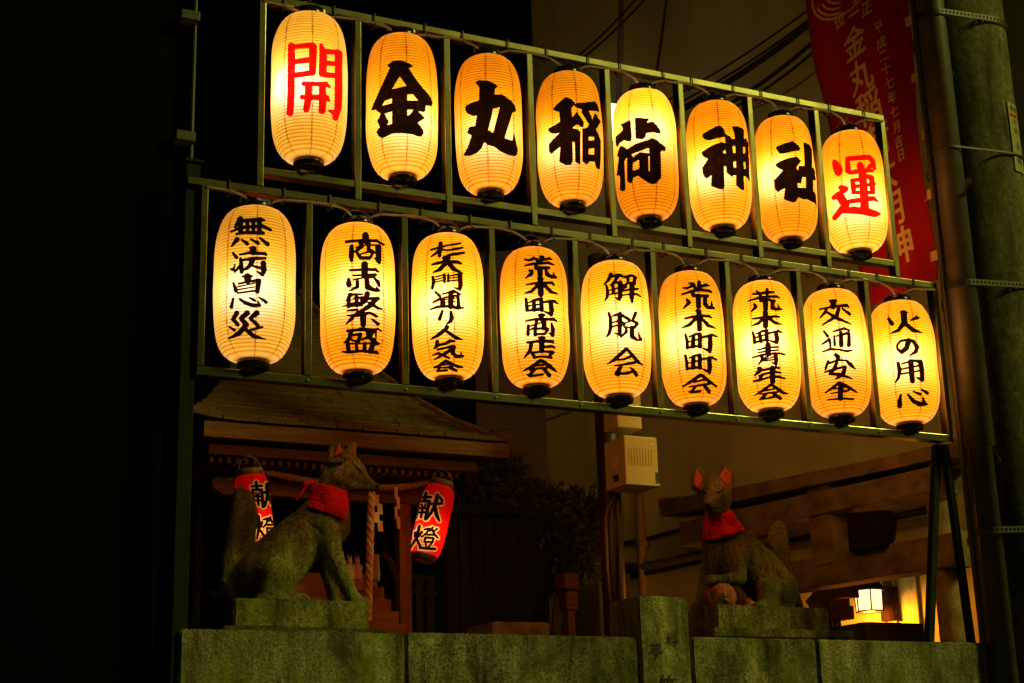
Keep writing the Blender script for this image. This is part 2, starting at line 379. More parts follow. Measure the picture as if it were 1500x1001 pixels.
BIG = [
 S(400, 55, 7.7, ["205 95 80 210 300 85 205 600 80 190 850 80", "190 110 50 430 88 62 465 130 60", "450 110 90 445 390 80", "255 275 58 400 255 62", "255 428 62 430 400 65",
   "540 85 40 565 200 90 560 400 90", "590 160 60 735 168 60", "600 292 56 710 296 56", "590 420 60 710 432 60", "740 190 90 740 450 85 730 800 80 700 905 75", "700 860 80 625 828 20",
   "345 522 50 600 525 55 640 560 25", "325 672 50 600 682 70 630 712 35", "400 540 80 395 700 80 375 810 75", "560 540 80 560 700 85 550 830 80"]),
 S(530, 80, 7.7, [], [["288,125 345,80 410,68 480,78 540,105 578,130 530,155 600,260 680,370 760,465 795,545 785,585 715,580 710,640 685,655 628,640 708,720 630,770 690,850 700,890 670,930 640,925 560,900 440,890 340,895 280,925 235,945 190,925 160,875 175,845 205,825 170,750 205,690 210,665 165,635 160,622 125,632 105,628 150,520 200,400 320,155",
   "428,248 505,355 340,390", "340,488 338,545 228,578 255,525", "510,452 575,450 632,522 510,520", "342,640 342,785 285,800 305,760 255,670", "510,622 580,625 555,665 512,700"]]),
 S(660, 110, 7.7, [], [["280,85 320,60 400,62 480,85 535,125 500,160 495,225 575,215 680,290 725,345 742,410 700,425 690,445 610,715 700,742 715,620 725,700 757,850 745,905 720,918 650,905 560,865 490,810 440,800 380,762 350,830 290,885 220,915 165,915 150,900 190,830 240,685 187,655 210,590 235,580 280,580 298,460 260,465 190,435 165,390 170,345 320,280 325,140",
   "555,365 480,655 425,622 460,480 478,385"]]),
 S(790, 130, 7.7, [], [["148,232 200,175 292,98 350,112 405,165 360,225 368,300 370,330 400,325 380,375 385,430 375,450 400,450 465,480 463,850 440,850 405,830 400,605 375,595 378,820 355,865 300,865 225,825 238,655 130,742 108,700 110,625 235,495 190,512 130,505 100,470 110,450 235,375 225,262 180,252"],
   ["385,190 420,165 620,148 655,185 675,270 640,255 555,248 590,320 598,360 625,270 690,375 640,460 690,580 685,905 670,912 640,890 620,825 560,825 550,850 525,858 485,820 485,450 535,445 560,405 470,265 485,240 420,215", "555,545 615,545 615,585 555,585", "555,680 615,675 615,745 555,742"],
   ["370,330 420,262 500,375 498,430 480,440 430,405 385,430"]]),
 S(890, 165, 8.345, [], [["160,148 270,95 285,110 298,300 290,340 265,357 205,340 150,375 120,430 100,390 95,300 190,215 185,185"],
   ["335,72 360,65 510,75 475,130 550,110 610,165 650,225 645,255 620,262 570,240 470,255 465,300 430,330 345,322"],
   ["130,475 150,420 175,410 215,430 235,450 350,380 500,335 540,312 600,335 640,375 705,420 708,460 695,475 655,470 645,500 655,800 600,865 545,880 480,850 375,775 320,800 300,860 270,865 240,840 235,545 205,600 220,930 210,955 180,965 148,945 150,790 130,760 108,785 112,730 140,555 120,525",
    "290,510 505,435 510,505 395,485 310,545", "310,620 385,575 390,685 310,715", "497,540 515,535 517,718 500,720"]]),
 S(1010, 175, 9.1, [], [["165,220 190,185 320,110 385,82 430,95 465,140 480,195 545,235 560,262 605,262 590,180 565,105 580,92 640,95 700,125 718,160 715,262 750,258 780,320 795,420 800,700 802,840 780,800 755,765 722,755 732,930 708,952 625,880 625,745 590,745 572,768 495,710 490,630 460,622 468,915 440,935 400,932 290,895 298,745 240,795 205,775 180,720 172,650 250,530 190,505 160,460 165,430 290,355 430,302 478,320 470,235 380,250 270,280 200,268",
    "440,440 478,405 482,470", "572,355 610,355 612,450 578,450", "710,365 738,365 745,455 718,455", "580,565 620,562 622,645 590,648", "722,565 750,568 755,660 732,660"]]),
 S(1115, 195, 9.1, [], [["195,200 220,175 350,130 415,110 490,165 520,210 505,240 480,238 400,255 290,282 240,272"],
   ["190,430 215,400 330,350 470,315 535,370 465,465 490,495 500,440 520,438 580,440 575,300 558,140 570,128 640,155 682,210 675,465 700,470 722,540 722,640 690,625 690,780 725,820 740,1000 715,940 600,880 575,890 490,855 485,880 460,920 420,928 300,885 320,730 225,788 190,760 168,620 185,620 290,500 220,465", "545,590 592,592 592,735 485,730 480,665 530,680"]]),
 S(1205, 220, 9.1, ["330 118 50 340 275 72", "350 115 55 620 95 62 670 150 60 690 245 40", "640 210 60 605 248 45", "365 305 42 520 270 58 665 278 30", "500 205 85 525 280 95 545 500 95 560 780 105", "400 410 55 415 560 55",
    "390 405 40 480 395 46", "600 350 45 650 372 65 668 560 60", "410 568 46 520 568 38", "600 568 38 680 570 38", "430 488 40 690 452 32", "340 690 46 500 668 58 680 645 52 728 680 22",
    "245 500 60 310 520 66", "310 520 66 150 635 56", "215 640 60 300 740 88 165 905 62", "250 820 50 400 802 85 550 815 90 700 850 82 758 855 28", "250 600 60 310 730 96"],
   [["140,140 165,130 215,165 265,245 260,310 215,350 180,330 150,260 135,190"]]),
]
SMALL = [
 S(320, 310, 10.01, ["325 110 72 250 230 30", "320 120 76 330 300 66", "340 140 45 620 120 55 672 130 25", "425 150 48 430 310 42", "510 150 48 515 310 42", "605 140 58 600 310 60", "190 300 20 330 240 36 640 210 46 765 268 36", "262 335 18 400 310 40 650 312 46 668 325 25",
    "275 410 66 190 510 18", "340 415 22 420 470 50", "475 405 22 580 465 48", "605 385 22 720 480 58", "460 535 22 510 545 60", "510 550 90 510 600 80", "310 630 22 450 605 36 680 620 42 697 636 30", "210 610 26 260 670 50", "320 690 36 335 800 56 340 885 50",
    "320 790 46 235 890 16", "180 845 20 215 855 36 240 775 12", "340 710 30 500 690 42 685 690 30", "495 720 78 480 770 66 420 830 46 350 860 25", "510 800 26 610 830 36", "655 760 72 665 860 76 645 930 46 565 880 15"])
 + S(320, 400, 10.01, ["360 52 25 485 50 30", "425 55 95 430 110 92", "220 150 26 260 260 52", "590 120 72 570 275 58", "300 160 20 560 108 32", "285 205 11 540 150 11", "290 250 11 530 205 11", "280 300 14 540 262 24", "220 375 25 190 500 48", "320 390 30 400 445 46 500 475 54 605 478 38", "575 410 10 600 470 36",
    "455 365 15 530 405 34", "590 355 15 700 430 44", "270 590 66 215 680 50 285 760 46", "420 590 76 330 665 56 410 760 70", "560 590 78 465 665 40 570 760 48 590 790 36", "640 795 28 500 830 32 440 840 14", "165 795 20 235 840 38", "400 770 68 300 890 66 150 965 12", "400 830 50 520 930 58 685 973 8"]),
 S(490, 335, 10.01, ["455 100 90 460 180 92", "165 195 28 400 170 32 620 180 36 725 240 18", "250 265 55 245 400 72 250 465 45", "310 275 14 470 240 12 600 245 15", "380 200 56 400 260 58 310 335 36 290 340 15", "330 350 40 380 430 46 510 435 46 540 400 36", "500 190 50 500 320 56 560 350 55", "640 275 86 645 470 76 655 508 30", "380 375 16 500 345 20", "590 440 25 640 470 50",
    "440 530 92 440 690 86", "225 615 22 450 600 36 600 605 38 638 635 22", "280 690 20 600 680 36", "210 750 42 215 830 70 178 800 15", "280 755 16 450 715 16 580 720 20 640 790 50 655 840 32", "335 780 46 335 860 46 220 915 12", "470 740 60 485 860 78 600 905 46 655 912 28", "620 860 15 640 900 36"])
 + S(490, 425, 10.01, ["230 75 56 180 160 22", "220 70 34 410 65 16", "215 110 46 205 240 52", "120 240 10 300 190 26 400 190 24", "320 110 56 330 230 46", "280 130 22 400 110 34", "220 230 36 400 220 36", "390 120 36 400 230 26", "480 60 76 450 160 66 430 190 36", "500 130 36 640 120 42 662 132 15", "620 130 56 520 230 66 430 290 50 310 360 46", "510 190 36 640 270 36 692 285 10",
    "180 305 10 330 290 36", "190 375 18 330 370 50 500 340 34", "520 340 25 610 390 38", "420 390 86 420 505 76", "260 410 56 170 500 12", "540 430 14 630 500 48", "620 560 14 670 605 22", "190 600 36 400 585 36 600 590 40", "240 620 56 220 720 54 140 780 12", "370 560 20 480 590 56 500 680 58 600 780 66 650 792 22", "600 600 18 603 720 16", "550 620 56 510 690 46 400 730 22",
    "260 665 22 380 650 46 350 760 46 260 740 14", "195 780 54 210 900 56", "320 790 42 330 900 42", "440 790 46 440 900 46", "560 790 66 530 900 76", "200 790 16 560 780 16", "120 905 18 200 915 38 400 895 34 620 915 46 628 935 22"]),
 S(615, 350, 9.54, ["290 65 50 275 240 40", "150 155 16 290 115 32 370 100 16", "270 170 46 155 250 10", "310 150 26 370 165 16", "375 95 12 480 80 26 570 65 15", "380 165 15 500 145 33 595 125 22", "390 230 22 500 215 38 615 197 24", "345 270 60 400 268 60", "375 280 76 375 330 74", "175 360 24 340 320 36 520 325 42 575 348 22", "350 350 56 280 430 50 190 470 13", "400 340 56 470 420 56 600 485 10",
    "185 535 32 190 620 38 175 695 30", "345 505 36 345 600 32", "225 535 12 350 495 18", "215 575 10 330 540 11", "215 605 11 340 575 11", "395 495 24 395 595 27", "410 520 11 560 490 22", "410 550 10 540 535 11", "410 585 13 540 575 13", "560 500 58 570 650 58 560 705 38 490 685 10", "220 745 25 280 800 34", "180 890 16 290 835 36 300 870 28 295 940 22", "310 775 12 470 730 33 570 775 15", "480 740 28 420 790 24",
    "335 830 24 340 930 34", "430 790 58 430 950 66", "350 820 14 540 790 28", "350 850 8 500 830 8", "350 890 8 500 870 8", "535 800 34 540 940 44", "145 985 14 250 950 28 400 945 24 530 970 44 608 965 14"])
 + S(615, 450, 10.01, ["330 55 26 310 120 40 290 175 44", "455 80 38 465 160 58 450 210 48 390 255 10", "385 290 30 410 292 30", "400 295 50 370 335 48 280 410 48 170 475 12", "380 345 34 450 400 43 540 455 48 625 475 10", "260 510 46 255 570 54 210 615 13", "280 560 34 380 540 33 440 500 48 505 500 28", "260 630 20 480 575 34 510 590 44", "500 600 44 480 670 54 530 725 48 630 720 32", "600 660 10 620 720 28", "190 705 10 280 680 28 420 745 34", "450 630 38 360 690 44 215 775 10",
    "380 790 38 300 850 34 215 890 20", "380 790 38 480 840 38 560 875 38 635 885 10", "320 855 11 430 835 24", "250 890 11 350 890 18 470 880 28", "290 895 24 260 940 24 400 930 24", "440 885 44 500 920 38 540 940 24"]),
 S(755, 370, 10.54, ["150 115 20 220 125 28 290 90 38", "270 75 16 330 110 46 360 150 46", "400 75 52 420 80 54 400 110 54", "420 115 28 520 95 38 565 110 14", "150 205 16 280 175 33 510 160 34 588 190 20", "320 190 46 320 240 58 400 240 43 515 237 40", "380 260 78 380 352 74", "215 282 26 255 290 50 245 330 56 160 395 12", "470 260 34 490 340 58 560 380 48 632 390 22", "585 315 10 600 370 36",
    "350 405 30 420 408 28", "385 415 74 385 480 84 390 645 78", "168 495 14 330 475 32 560 470 38 592 508 20", "340 510 38 250 600 43 140 630 8", "440 500 48 540 610 48 645 645 8", "165 720 34 180 880 48", "210 775 12 300 735 36 400 720 46", "165 910 14 280 890 43 410 880 38", "285 750 48 290 890 58", "395 722 48 405 890 58", "200 830 13 390 800 16", "425 770 26 580 755 38 648 792 18", "540 790 58 555 900 68 550 965 46", "540 950 48 440 915 10"])
 + S(755, 460, 10.01, ["340 22 26 420 20 30", "378 35 74 375 80 58", "150 110 12 300 80 33 560 80 38 602 108 18", "190 175 32 185 300 44", "215 185 10 380 130 13", "310 110 38 290 220 43 290 310 43", "420 90 58 420 205 66", "230 230 15 290 200 26", "300 225 22 450 205 28", "300 300 26 430 295 28 470 230 46", "530 150 26 550 230 56 545 310 52", "540 310 38 490 280 10", "345 350 26 425 352 30", "385 365 74 385 540 68", "175 420 28 350 400 33 540 405 43 552 425 24", "235 430 48 215 540 48 130 645 12", "420 490 22 530 475 38 572 497 20", "240 570 26 400 550 23 540 560 43", "250 580 46 280 640 38", "275 635 33 400 625 23 520 640 38", "545 570 43 490 620 26",
    "370 685 52 250 770 48 120 835 14", "400 690 38 500 770 58 592 842 22", "300 765 12 420 745 28", "210 820 20 330 800 23 460 795 28", "270 830 46 200 905 36", "170 890 14 220 915 26 400 890 26", "430 830 43 495 900 54"]),
 S(870, 395, 12.51, ["310 90 66 270 180 58 175 290 10", "330 130 36 440 100 48 500 110 36", "450 110 58 380 220 48 300 290 14", "230 300 36 250 400 48 245 500 46 200 580 10", "360 240 36 480 240 28", "345 260 46 355 430 48", "480 240 76 480 500 74 460 550 46 385 515 10", "270 385 15 450 335 22", "270 460 18 450 430 22", "490 120 36 590 140 42", "580 140 46 690 110 38 765 155 44", "620 160 48 620 240 38 560 310 48 520 375 24", "745 150 52 730 270 48", "540 290 26 580 330 38", "690 270 86 690 500 74 700 595 36", "530 395 22 660 370 33 795 358 32", "510 475 15 650 455 23 780 455 28 848 497 18",
    "275 805 34 305 900 52 305 1080 52 275 1180 48 225 1240 10", "340 860 16 470 810 46", "475 820 76 475 1000 68 475 1190 58", "480 1195 38 370 1158 10", "340 975 18 440 945 23", "330 1055 18 440 1020 23", "530 850 46 650 920 46", "765 800 56 720 920 46", "520 960 26 570 1000 28", "590 975 18 690 935 28 800 985 48 750 1060 43", "540 1010 33 560 1060 23", "590 1060 18 730 1060 23", "590 1060 38 595 1140 48 490 1242 18", "695 1070 72 700 1230 74 780 1290 38 862 1292 34", "820 1150 8 830 1230 36 860 1280 38"])
 + S(870, 475, 12.51, ["595 455 56 480 560 63 370 660 58 250 735 10", "615 470 43 710 580 58 800 690 58 897 752 10", "430 660 22 540 650 33 680 590 43", "375 765 15 540 745 33 740 705 48", "490 790 58 420 910 78 440 930 58", "450 910 36 600 905 48 710 870 26", "665 800 24 740 870 58 780 930 63"]),
 S(985, 405, 11.125, ["170 190 16 240 195 33 340 150 36", "270 115 16 340 130 43 370 200 43", "430 100 52 430 170 58", "440 175 33 540 145 48 602 155 14", "150 300 14 280 255 33 450 220 38 600 240 38 638 262 20", "320 260 48 340 310 58 420 320 38 570 322 43", "420 330 78 425 485 74", "240 385 40 270 430 58 180 530 12", "530 340 58 530 450 63 580 510 46 678 522 22", "635 415 8 640 500 46",
    "400 560 50 435 590 72", "430 575 76 435 650 74 440 865 68", "205 690 18 330 660 38 500 645 38 600 650 38 632 677 18", "380 690 48 280 790 48 150 840 8", "480 690 38 580 800 53 702 850 8"])
 + S(985, 485, 10.54, ["200 60 30 225 150 38 230 260 43", "260 90 16 340 55 28 420 45 33", "420 55 53 425 240 58", "230 260 28 330 240 28 430 235 33", "325 80 53 315 240 58", "245 170 13 400 130 18", "450 105 26 600 65 36 682 88 18", "575 80 58 580 230 68 575 320 48", "575 310 46 462 264 10",
    "200 380 30 220 470 38 230 590 43", "265 420 16 340 385 28 420 370 33", "420 375 53 425 570 58", "230 590 28 330 570 28 430 565 33", "325 410 53 320 570 58", "245 500 13 400 460 18", "450 440 23 610 410 33 682 448 18", "570 420 58 580 560 68 575 645 43", "575 635 43 458 584 10",
    "435 678 43 320 760 43 170 855 20", "450 680 38 560 770 48 682 860 18", "330 790 18 420 770 23 500 745 28", "265 860 12 420 840 23 570 815 33", "355 860 38 290 940 33", "250 940 12 300 950 23 430 930 33", "500 850 43 560 930 53 572 958 24"]),
 S(1090, 420, 11.77, ["150 130 20 260 125 33 420 100 43 518 97 18", "215 75 16 270 130 43 290 180 48", "395 50 42 395 130 48", "75 250 18 240 200 33 400 175 33 560 170 38 607 192 20", "280 200 48 290 240 58 420 230 38 530 250 33", "365 250 83 370 388 78", "180 310 40 200 350 58 125 440 10", "490 260 58 485 370 58 560 390 43 642 392 24", "580 305 8 600 380 38",
    "345 445 50 370 460 76", "368 455 78 370 540 83 370 685 83", "145 560 16 320 530 38 550 515 38 602 527 24", "320 560 43 240 640 43 130 680 8", "430 550 43 540 630 48 648 652 10", "150 790 28 175 870 43 185 970 43", "210 820 16 310 775 28 400 760 38", "385 765 53 395 930 58", "175 970 28 300 935 33 400 920 33", "270 800 48 290 950 53", "200 885 16 370 830 18", "420 810 22 590 770 38 648 792 20", "545 790 58 565 900 73 560 968 48", "550 970 43 430 930 10"])
 + S(1090, 500, 11.13, ["390 62 76 390 190 83", "220 145 14 350 110 28 552 97 24", "230 190 12 340 170 18 550 145 22", "140 270 14 300 225 28 480 200 28 600 200 28 662 222 20", "285 240 48 300 300 43 235 380 10", "510 210 58 525 300 58 520 375 42", "520 375 36 455 345 8", "330 275 11 430 225 16", "335 295 10 490 255 11", "320 320 11 500 300 13", "235 440 40 262 445 50 240 500 58 170 565 14", "270 480 36 420 450 33 530 425 38 582 442 20", "240 565 15 330 535 28 480 495 33 592 512 24", "290 560 43 240 640 28", "150 655 20 250 640 28 400 590 23 560 580 33 658 607 24", "465 440 83 465 655 78",
    "440 708 33 310 800 43 160 890 8", "450 712 38 560 790 48 640 845 43 715 860 8", "340 810 13 480 780 23", "270 865 12 400 845 23 540 830 28", "350 870 43 290 930 38", "250 950 16 400 930 23 500 905 33", "490 870 48 590 935 48"]),
 S(1190, 435, 6.25, ["160 38 18 215 36 18", "188 48 48 190 90 48", "65 115 9 180 90 20 310 80 24 330 95 12", "130 115 18 110 150 22 70 195 7", "275 110 13 340 160 24", "240 110 28 220 180 33 90 260 7", "130 140 18 230 200 28 352 250 8", "105 315 12 140 360 24", "90 435 9 155 390 23 165 430 16 165 470 13", "190 320 9 290 290 20 340 310 12", "200 360 13 205 440 20", "260 330 28 265 440 38", "270 345 16 330 330 18", "335 340 23 335 440 33", "210 360 7 330 340 8", "95 505 8 160 480 16 250 482 13 320 498 16 368 488 7",
    "215 532 30 235 550 38 235 570 30 210 590 14", "145 590 18 120 660 18", "150 610 13 230 580 13 310 580 13 350 620 33 392 660 9", "225 600 23 200 660 33 160 700 14", "110 690 9 210 660 18 300 640 18", "300 650 28 280 710 38 210 755 8", "160 705 22 250 710 28 362 750 10", "245 787 23 190 830 23 120 880 8", "250 787 23 330 830 28 407 875 9", "200 845 8 310 820 13", "170 885 8 330 860 13", "260 830 43 255 930 43", "145 945 9 260 930 16 372 937 14"]),
 S(1290, 450, 6.4625, ["190 48 12 245 52 18", "218 60 54 225 150 54", "80 115 26 110 160 34", "285 125 10 340 100 33 362 102 14", "215 160 43 170 220 28 100 250 7", "240 165 33 310 220 38 392 240 7", "265 320 48 245 390 43 200 425 38 160 400 18 155 360 13 190 320 16 250 310 18 310 325 28 345 380 34 330 425 28 275 460 7", "165 530 26 180 600 34 170 670 24 140 715 7", "200 540 8 300 505 16 380 520 28", "375 520 38 390 600 40 395 690 34", "390 690 28 340 668 8", "285 520 48 300 700 43", "195 590 10 360 555 12", "195 635 10 360 605 12", "190 835 18 180 900 38 180 935 43", "260 830 18 310 890 33 370 920 38 430 920 22", "400 855 8 410 910 33", "310 800 9 375 825 23", "385 780 12 440 815 28"]),
]
KEN = ["5 22 6 48 16 7", "26 4 8 27 30 8", "8 34 7 8 92 8", "8 34 6 46 31 7", "46 31 8 46 92 9", "20 44 5 23 54 5", "34 42 5 30 54 5", "14 58 5 41 56 5", "13 72 5 42 70 5", "27 56 6 27 88 6", "52 40 7 96 34 7", "72 8 10 70 50 10 52 92 5", "72 48 8 84 74 10 100 94 6", "84 14 6 94 24 8"]
TOU = ["20 10 9 20 50 9 4 94 5", "8 34 6 12 50 7", "34 30 7 28 48 5", "22 60 6 38 82 8", "42 20 5 60 14 6 52 34 6 38 48 5", "72 8 5 64 24 5", "70 14 6 84 34 7 100 46 5", "90 12 5 78 24 5", "56 38 6 82 36 6", "52 50 6 52 66 6", "52 50 6 84 48 6 84 48 6 82 66 6", "52 66 5 83 64 5", "58 71 5 62 82 5", "80 69 5 74 83 5", "40 91 7 98 89 7"]

# ------------------------------------------------------------------ paper lanterns in two rows
R0, RE = 0.1300, 0.050
RINGS = 48
def prof_smooth(z, H=PH, R=R0, re=RE):
    s = np.clip(np.abs(z) / (H / 2), 0, 1)
    return re + (R - re) * np.power(1 - np.power(s, 3.9), 1 / 2.15)
def prof(z, H=PH, R=R0, re=RE, rings=RINGS):
    f = np.mod((z + H) * rings / H, 1.0)
    return prof_smooth(z, H, R, re) + 0.0014 * np.abs(2 * f - 1) ** 2 - 0.0006
def dent(a, z, s):
    """soft dents and sags of old paper"""
    return 0.0011 * (np.sin(2 * a + 1.7 * s) * np.sin(9 * z + s) + np.sin(3 * a - 23 * z + 2.3 * s) + 0.7 * np.sin(5 * a + 31 * z + s * s)) if s else 0 * a * z
def shade_mesh(name, H, R, re, rings, nseg=64, seed=0):
    n = rings * 4
    zs = np.linspace(-H / 2, H / 2, n + 1)
    b = MB(); b.lathe([(float(r), float(z)) for r, z in zip(prof(zs, H, R, re, rings), zs)], nseg, caps=False)
    V = np.array(b.v); r = np.hypot(V[:, 0], V[:, 1]); k = 1 + dent(np.arctan2(V[:, 1], V[:, 0]), V[:, 2], seed) * np.clip((r - re) / (R - re), 0, 1) / r
    V[:, 0] *= k; V[:, 1] *= k
    me = bpy.data.meshes.new(name); me.from_pydata(V.tolist(), [], b.f); me.update()
    me.polygons.foreach_set('use_smooth', [True] * len(me.polygons)); return me

def ring_cap(b, r, h, z, n=36, t=0.006):
    """open ring with a floor: black lacquered end cap"""
    b.lathe([(r - t, z), (r, z), (r * 1.015, z + h * 0.5), (r, z + h), (r - t, z + h), (r - t, z + h * 0.3), (0.001, z + h * 0.3)], n, caps=False)
def cap_bottom_mesh():
    b = MB(); r = 0.0515; h = 0.034; z = -PH / 2 - h + 0.004
    b.lathe([(0.030, z + 0.012), (r - 0.012, z + 0.010), (r - 0.006, z), (r, z + 0.002), (r * 1.02, z + h * 0.5), (r, z + h - 0.002), (r - 0.006, z + h), (0.030, z + h)], 40, caps=False)
    # little rivets / studs on the lower rim
    for k in range(3):
        a = 0.5 + k * 2.1; c = (math.cos(a) * r * 0.9, math.sin(a) * r * 0.9, z - 0.002)
        b.lathe([(0.001, -0.004), (0.005, -0.002), (0.006, 0.004)], 8, c)
    me = bpy.data.meshes.new('bottom_cap'); me.from_pydata(b.v, [], b.f); me.update()
    me.polygons.foreach_set('use_smooth', [True] * len(me.polygons)); me.materials.append(MT['lacquer']); return me
def cap_top_mesh():
    b = MB(); r = 0.054; z = PH / 2 - 0.004; h = 0.032
    b.lathe([(0.034, z), (r, z), (r * 1.03, z + h * 0.3), (r, z + h), (r - 0.007, z + h), (r - 0.009, z + 0.004), (0.034, z + 0.004)], 40, caps=False)
    me = bpy.data.meshes.new('top_cap'); me.from_pydata(b.v, [], b.f); me.update()
    me.polygons.foreach_set('use_smooth', [True] * len(me.polygons)); me.materials.append(MT['lacquer']); return me
def hanger_mesh(top):
    b = MB(); z = PH / 2 + 0.022
    n = 14
    arc = [(0.056 * math.cos(t), 0.0, z + max(0.02, (top - z) * 0.82) * math.sin(t)) for t in [math.pi * k / n for k in range(n + 1)]]
    b.tube(arc, 0.0016, 6)
    zt = z + max(0.02, (top - z) * 0.82)
    b.tube([(0, 0, zt), (0.004, 0, zt + 0.01), (0, 0, zt + 0.022), (-0.006, 0, zt + 0.014), (0, 0, zt + 0.004)], 0.0018, 6)
    me = bpy.data.meshes.new('hanger'); me.from_pydata(b.v, [], b.f); me.update(); me.materials.append(MT['wire']); return me
BCAP, TCAP, HANG = cap_bottom_mesh(), cap_top_mesh(), hanger_mesh(PH / 2 + 0.075)

def wrap(items, center, scale, name, mat, parent, grow=0.0, lift=0.0009, step=0.75, H=PH, R=R0, re=RE, rings=RINGS, rot=None, seed=0):
    """brush writing laid on the lantern's own paper: every point of the stroke outline is carried to the ribbed surface"""
    P, F = contour(items, step, grow)
    D = np.array([ray(*p) for p in P]); D /= np.linalg.norm(D, axis=1)[:, None]
    o = (CAM - center); 
    if rot is not None: o = rot.T @ o; D = D @ rot
    o = o / scale; D = D / scale
    t0 = -(D[:, 0] * o[0] + D[:, 1] * o[1]) / (D[:, 0] ** 2 + D[:, 1] ** 2)
    cl = np.hypot(o[0] + D[:, 0] * t0, o[1] + D[:, 1] * t0)
    def fn(t):
        x = o[0] + D[:, 0] * t; y = o[1] + D[:, 1] * t; z = o[2] + D[:, 2] * t
        return np.hypot(x, y) - prof_smooth(np.clip(z, -H / 2, H / 2), H, R, re)
    a = t0 - 0.4; bb = t0.copy(); ok = cl < R * 0.985
    for _ in range(40):
        m = (a + bb) / 2; s = fn(m) > 0
        a = np.where(s, m, a); bb = np.where(s, bb, m)
    V = o[None, :] + D * bb[:, None]
    z = V[:, 2]; r = np.hypot(V[:, 0], V[:, 1]); rr = prof(np.clip(z, -H / 2, H / 2), H, R, re, rings) + lift
    rr = rr + dent(np.arctan2(V[:, 1], V[:, 0]), z, seed) * np.clip((rr - re) / (R - re), 0, 1)
    V[:, 0] *= rr / r; V[:, 1] *= rr / r
    me = bpy.data.meshes.new(name)
    F = [f for f in F if all(ok[i] for i in f)]
    me.from_pydata(V.tolist(), [], F); me.update()
    ob = link(name, me, mat, parent, smooth=True)
    return ob

TOPROW = [(397, 509, 28, 248, 453), (535.5, 641.5, 59, 270, 589), (665, 765, 89, 292, 716), (785.5, 883, 114, 309, 835), (899.5, 994, 139.5, 330, 946), (1006.5, 1099.5, 156.6, 343, 1053), (1109.5, 1196, 178.5, 360, 1151), (1206, 1298, 200, 377, 1251)]
BOTROW = [(313, 433, 309.6, 542, 373), (468, 579.5, 334, 558, 524), (603, 710, 349, 566, 656), (731, 833, 369, 577, 783), (851, 953, 389, 591, 903), (966, 1062.5, 404, 603.6, 1014), (1075, 1171, 418, 611, 1123), (1177, 1273, 430, 618.7, 1225), (1276, 1373, 447, 630, 1324)]
TOPLAB = ["lit paper lantern with red brushed character 開, leftmost of the upper row",
          "lit paper lantern with heavy black character 金, beside the red-lettered one at left",
          "lit paper lantern with one heavy black character 丸 in the upper row",
          "lit paper lantern with crowded heavy black character 稲 in the upper row",
          "lit paper lantern with heavy black character 荷 in the upper row",
          "lit paper lantern with heavy black character 神 in the upper row",
          "lit paper lantern with heavy black character 社, next to the red-lettered one at right",
          "lit paper lantern with red brushed character 運, rightmost of the upper row"]
BOTLAB = ["paler lit paper lantern with column 無病息災, leftmost of the lower row",
          "lit paper lantern with column 商売繁盛 in the lower row",
          "lit paper lantern with eight character column 杉大門通り人気会 in the lower row",
          "lit paper lantern with column 荒木町商店会 in the lower row",
          "lit paper lantern with three spaced characters 解脱会 in the lower row",
          "lit paper lantern with column 荒木町町会 in the lower row",
          "lit paper lantern with column 荒木町青年会 in the lower row",
          "lit paper lantern with column 交通安全, second from right in the lower row",
          "lit paper lantern with column 火の用心, rightmost of the lower row"]
LY = 0.02
# how strongly each bulb burns, and where it hangs inside (x, z): brighter spots differ from lantern to lantern
TP = [(2.4, -0.055, -0.00, (0.95, 0.80, 0.75)), (2.25, 0.02, -0.06), (1.95, 0.0, -0.05), (1.85, -0.045, -0.04), (2.6, 0.0, 0.09), (2.7, -0.045, -0.03), (2.3, -0.05, 0.0), (3.0, 0.01, -0.05)]
BP = [(1.7, -0.015, -0.03, (0.95, 0.78, 0.70)), (2.6, 0.01, 0.02), (2.7, -0.02, 0.0), (2.0, -0.03, -0.02), (2.9, 0.02, 0.01), (2.1, -0.03, -0.01), (3.0, -0.02, 0.0), (2.8, 0.01, 0.02), (2.8, -0.02, 0.0)]
def lantern(row, lab, chars, lamp, red, group, seed):
    l, r, t, bt, cx = row
    Pt = at(cx, t, LY); Pb = at(cx, bt, LY); Pc = at((l + r) / 2, (t + bt) / 2, LY)
    dep = proj(Pc)[2]
    h = Pt[2] - Pb[2] - 0.030
    dia = (r - l) * dep / F_PX * 0.985
    sx = min(1.06, max(0.95, dia / (2 * R0))); sz = h / PH
    c = np.array([(Pt[0] + Pb[0]) / 2, LY, Pt[2] - h / 2])
    L = empty('paper_lantern', c, lab, 'lantern', group)
    L.scale = (sx, sx, sz); L.rotation_euler = (0, 0, 0)
    me = shade_mesh('shade', PH, R0, RE, RINGS, seed=seed); mp = MT['paper'] if seed % 3 else MT['paper2']; me.materials.append(mp if seed not in (1, 11) else MT['paper3'])
    link('paper_shade', me, None, L)
    link('bottom_cap', BCAP, None, L); link('top_cap', TCAP, None, L); link('hanger', HANG, None, L)
    wrap(chars, c, np.array([sx, sx, sz]), 'writing', MT['redink'] if red else MT['ink'], L, grow=0.1 if len(chars) < 18 else 0.6, seed=seed)
    ld = bpy.data.lights.new('bulb', 'POINT'); lo = bpy.data.objects.new('bulb', ld); COL.objects.link(lo)
    ld.energy = lamp[0] * LAMP; ld.color = lamp[3] if len(lamp) > 3 else LAMPCOL; ld.shadow_soft_size = 0.10
    lo.parent = L; lo.location = (lamp[1], -0.01, lamp[2])
    return L
LAMP = 1.85; LAMPCOL = (1.0, 0.72, 0.36)
for i in range(8): lantern(TOPROW[i], TOPLAB[i], BIG[i], TP[i], i in (0, 7), 'lanterns of the upper row', i + 1)
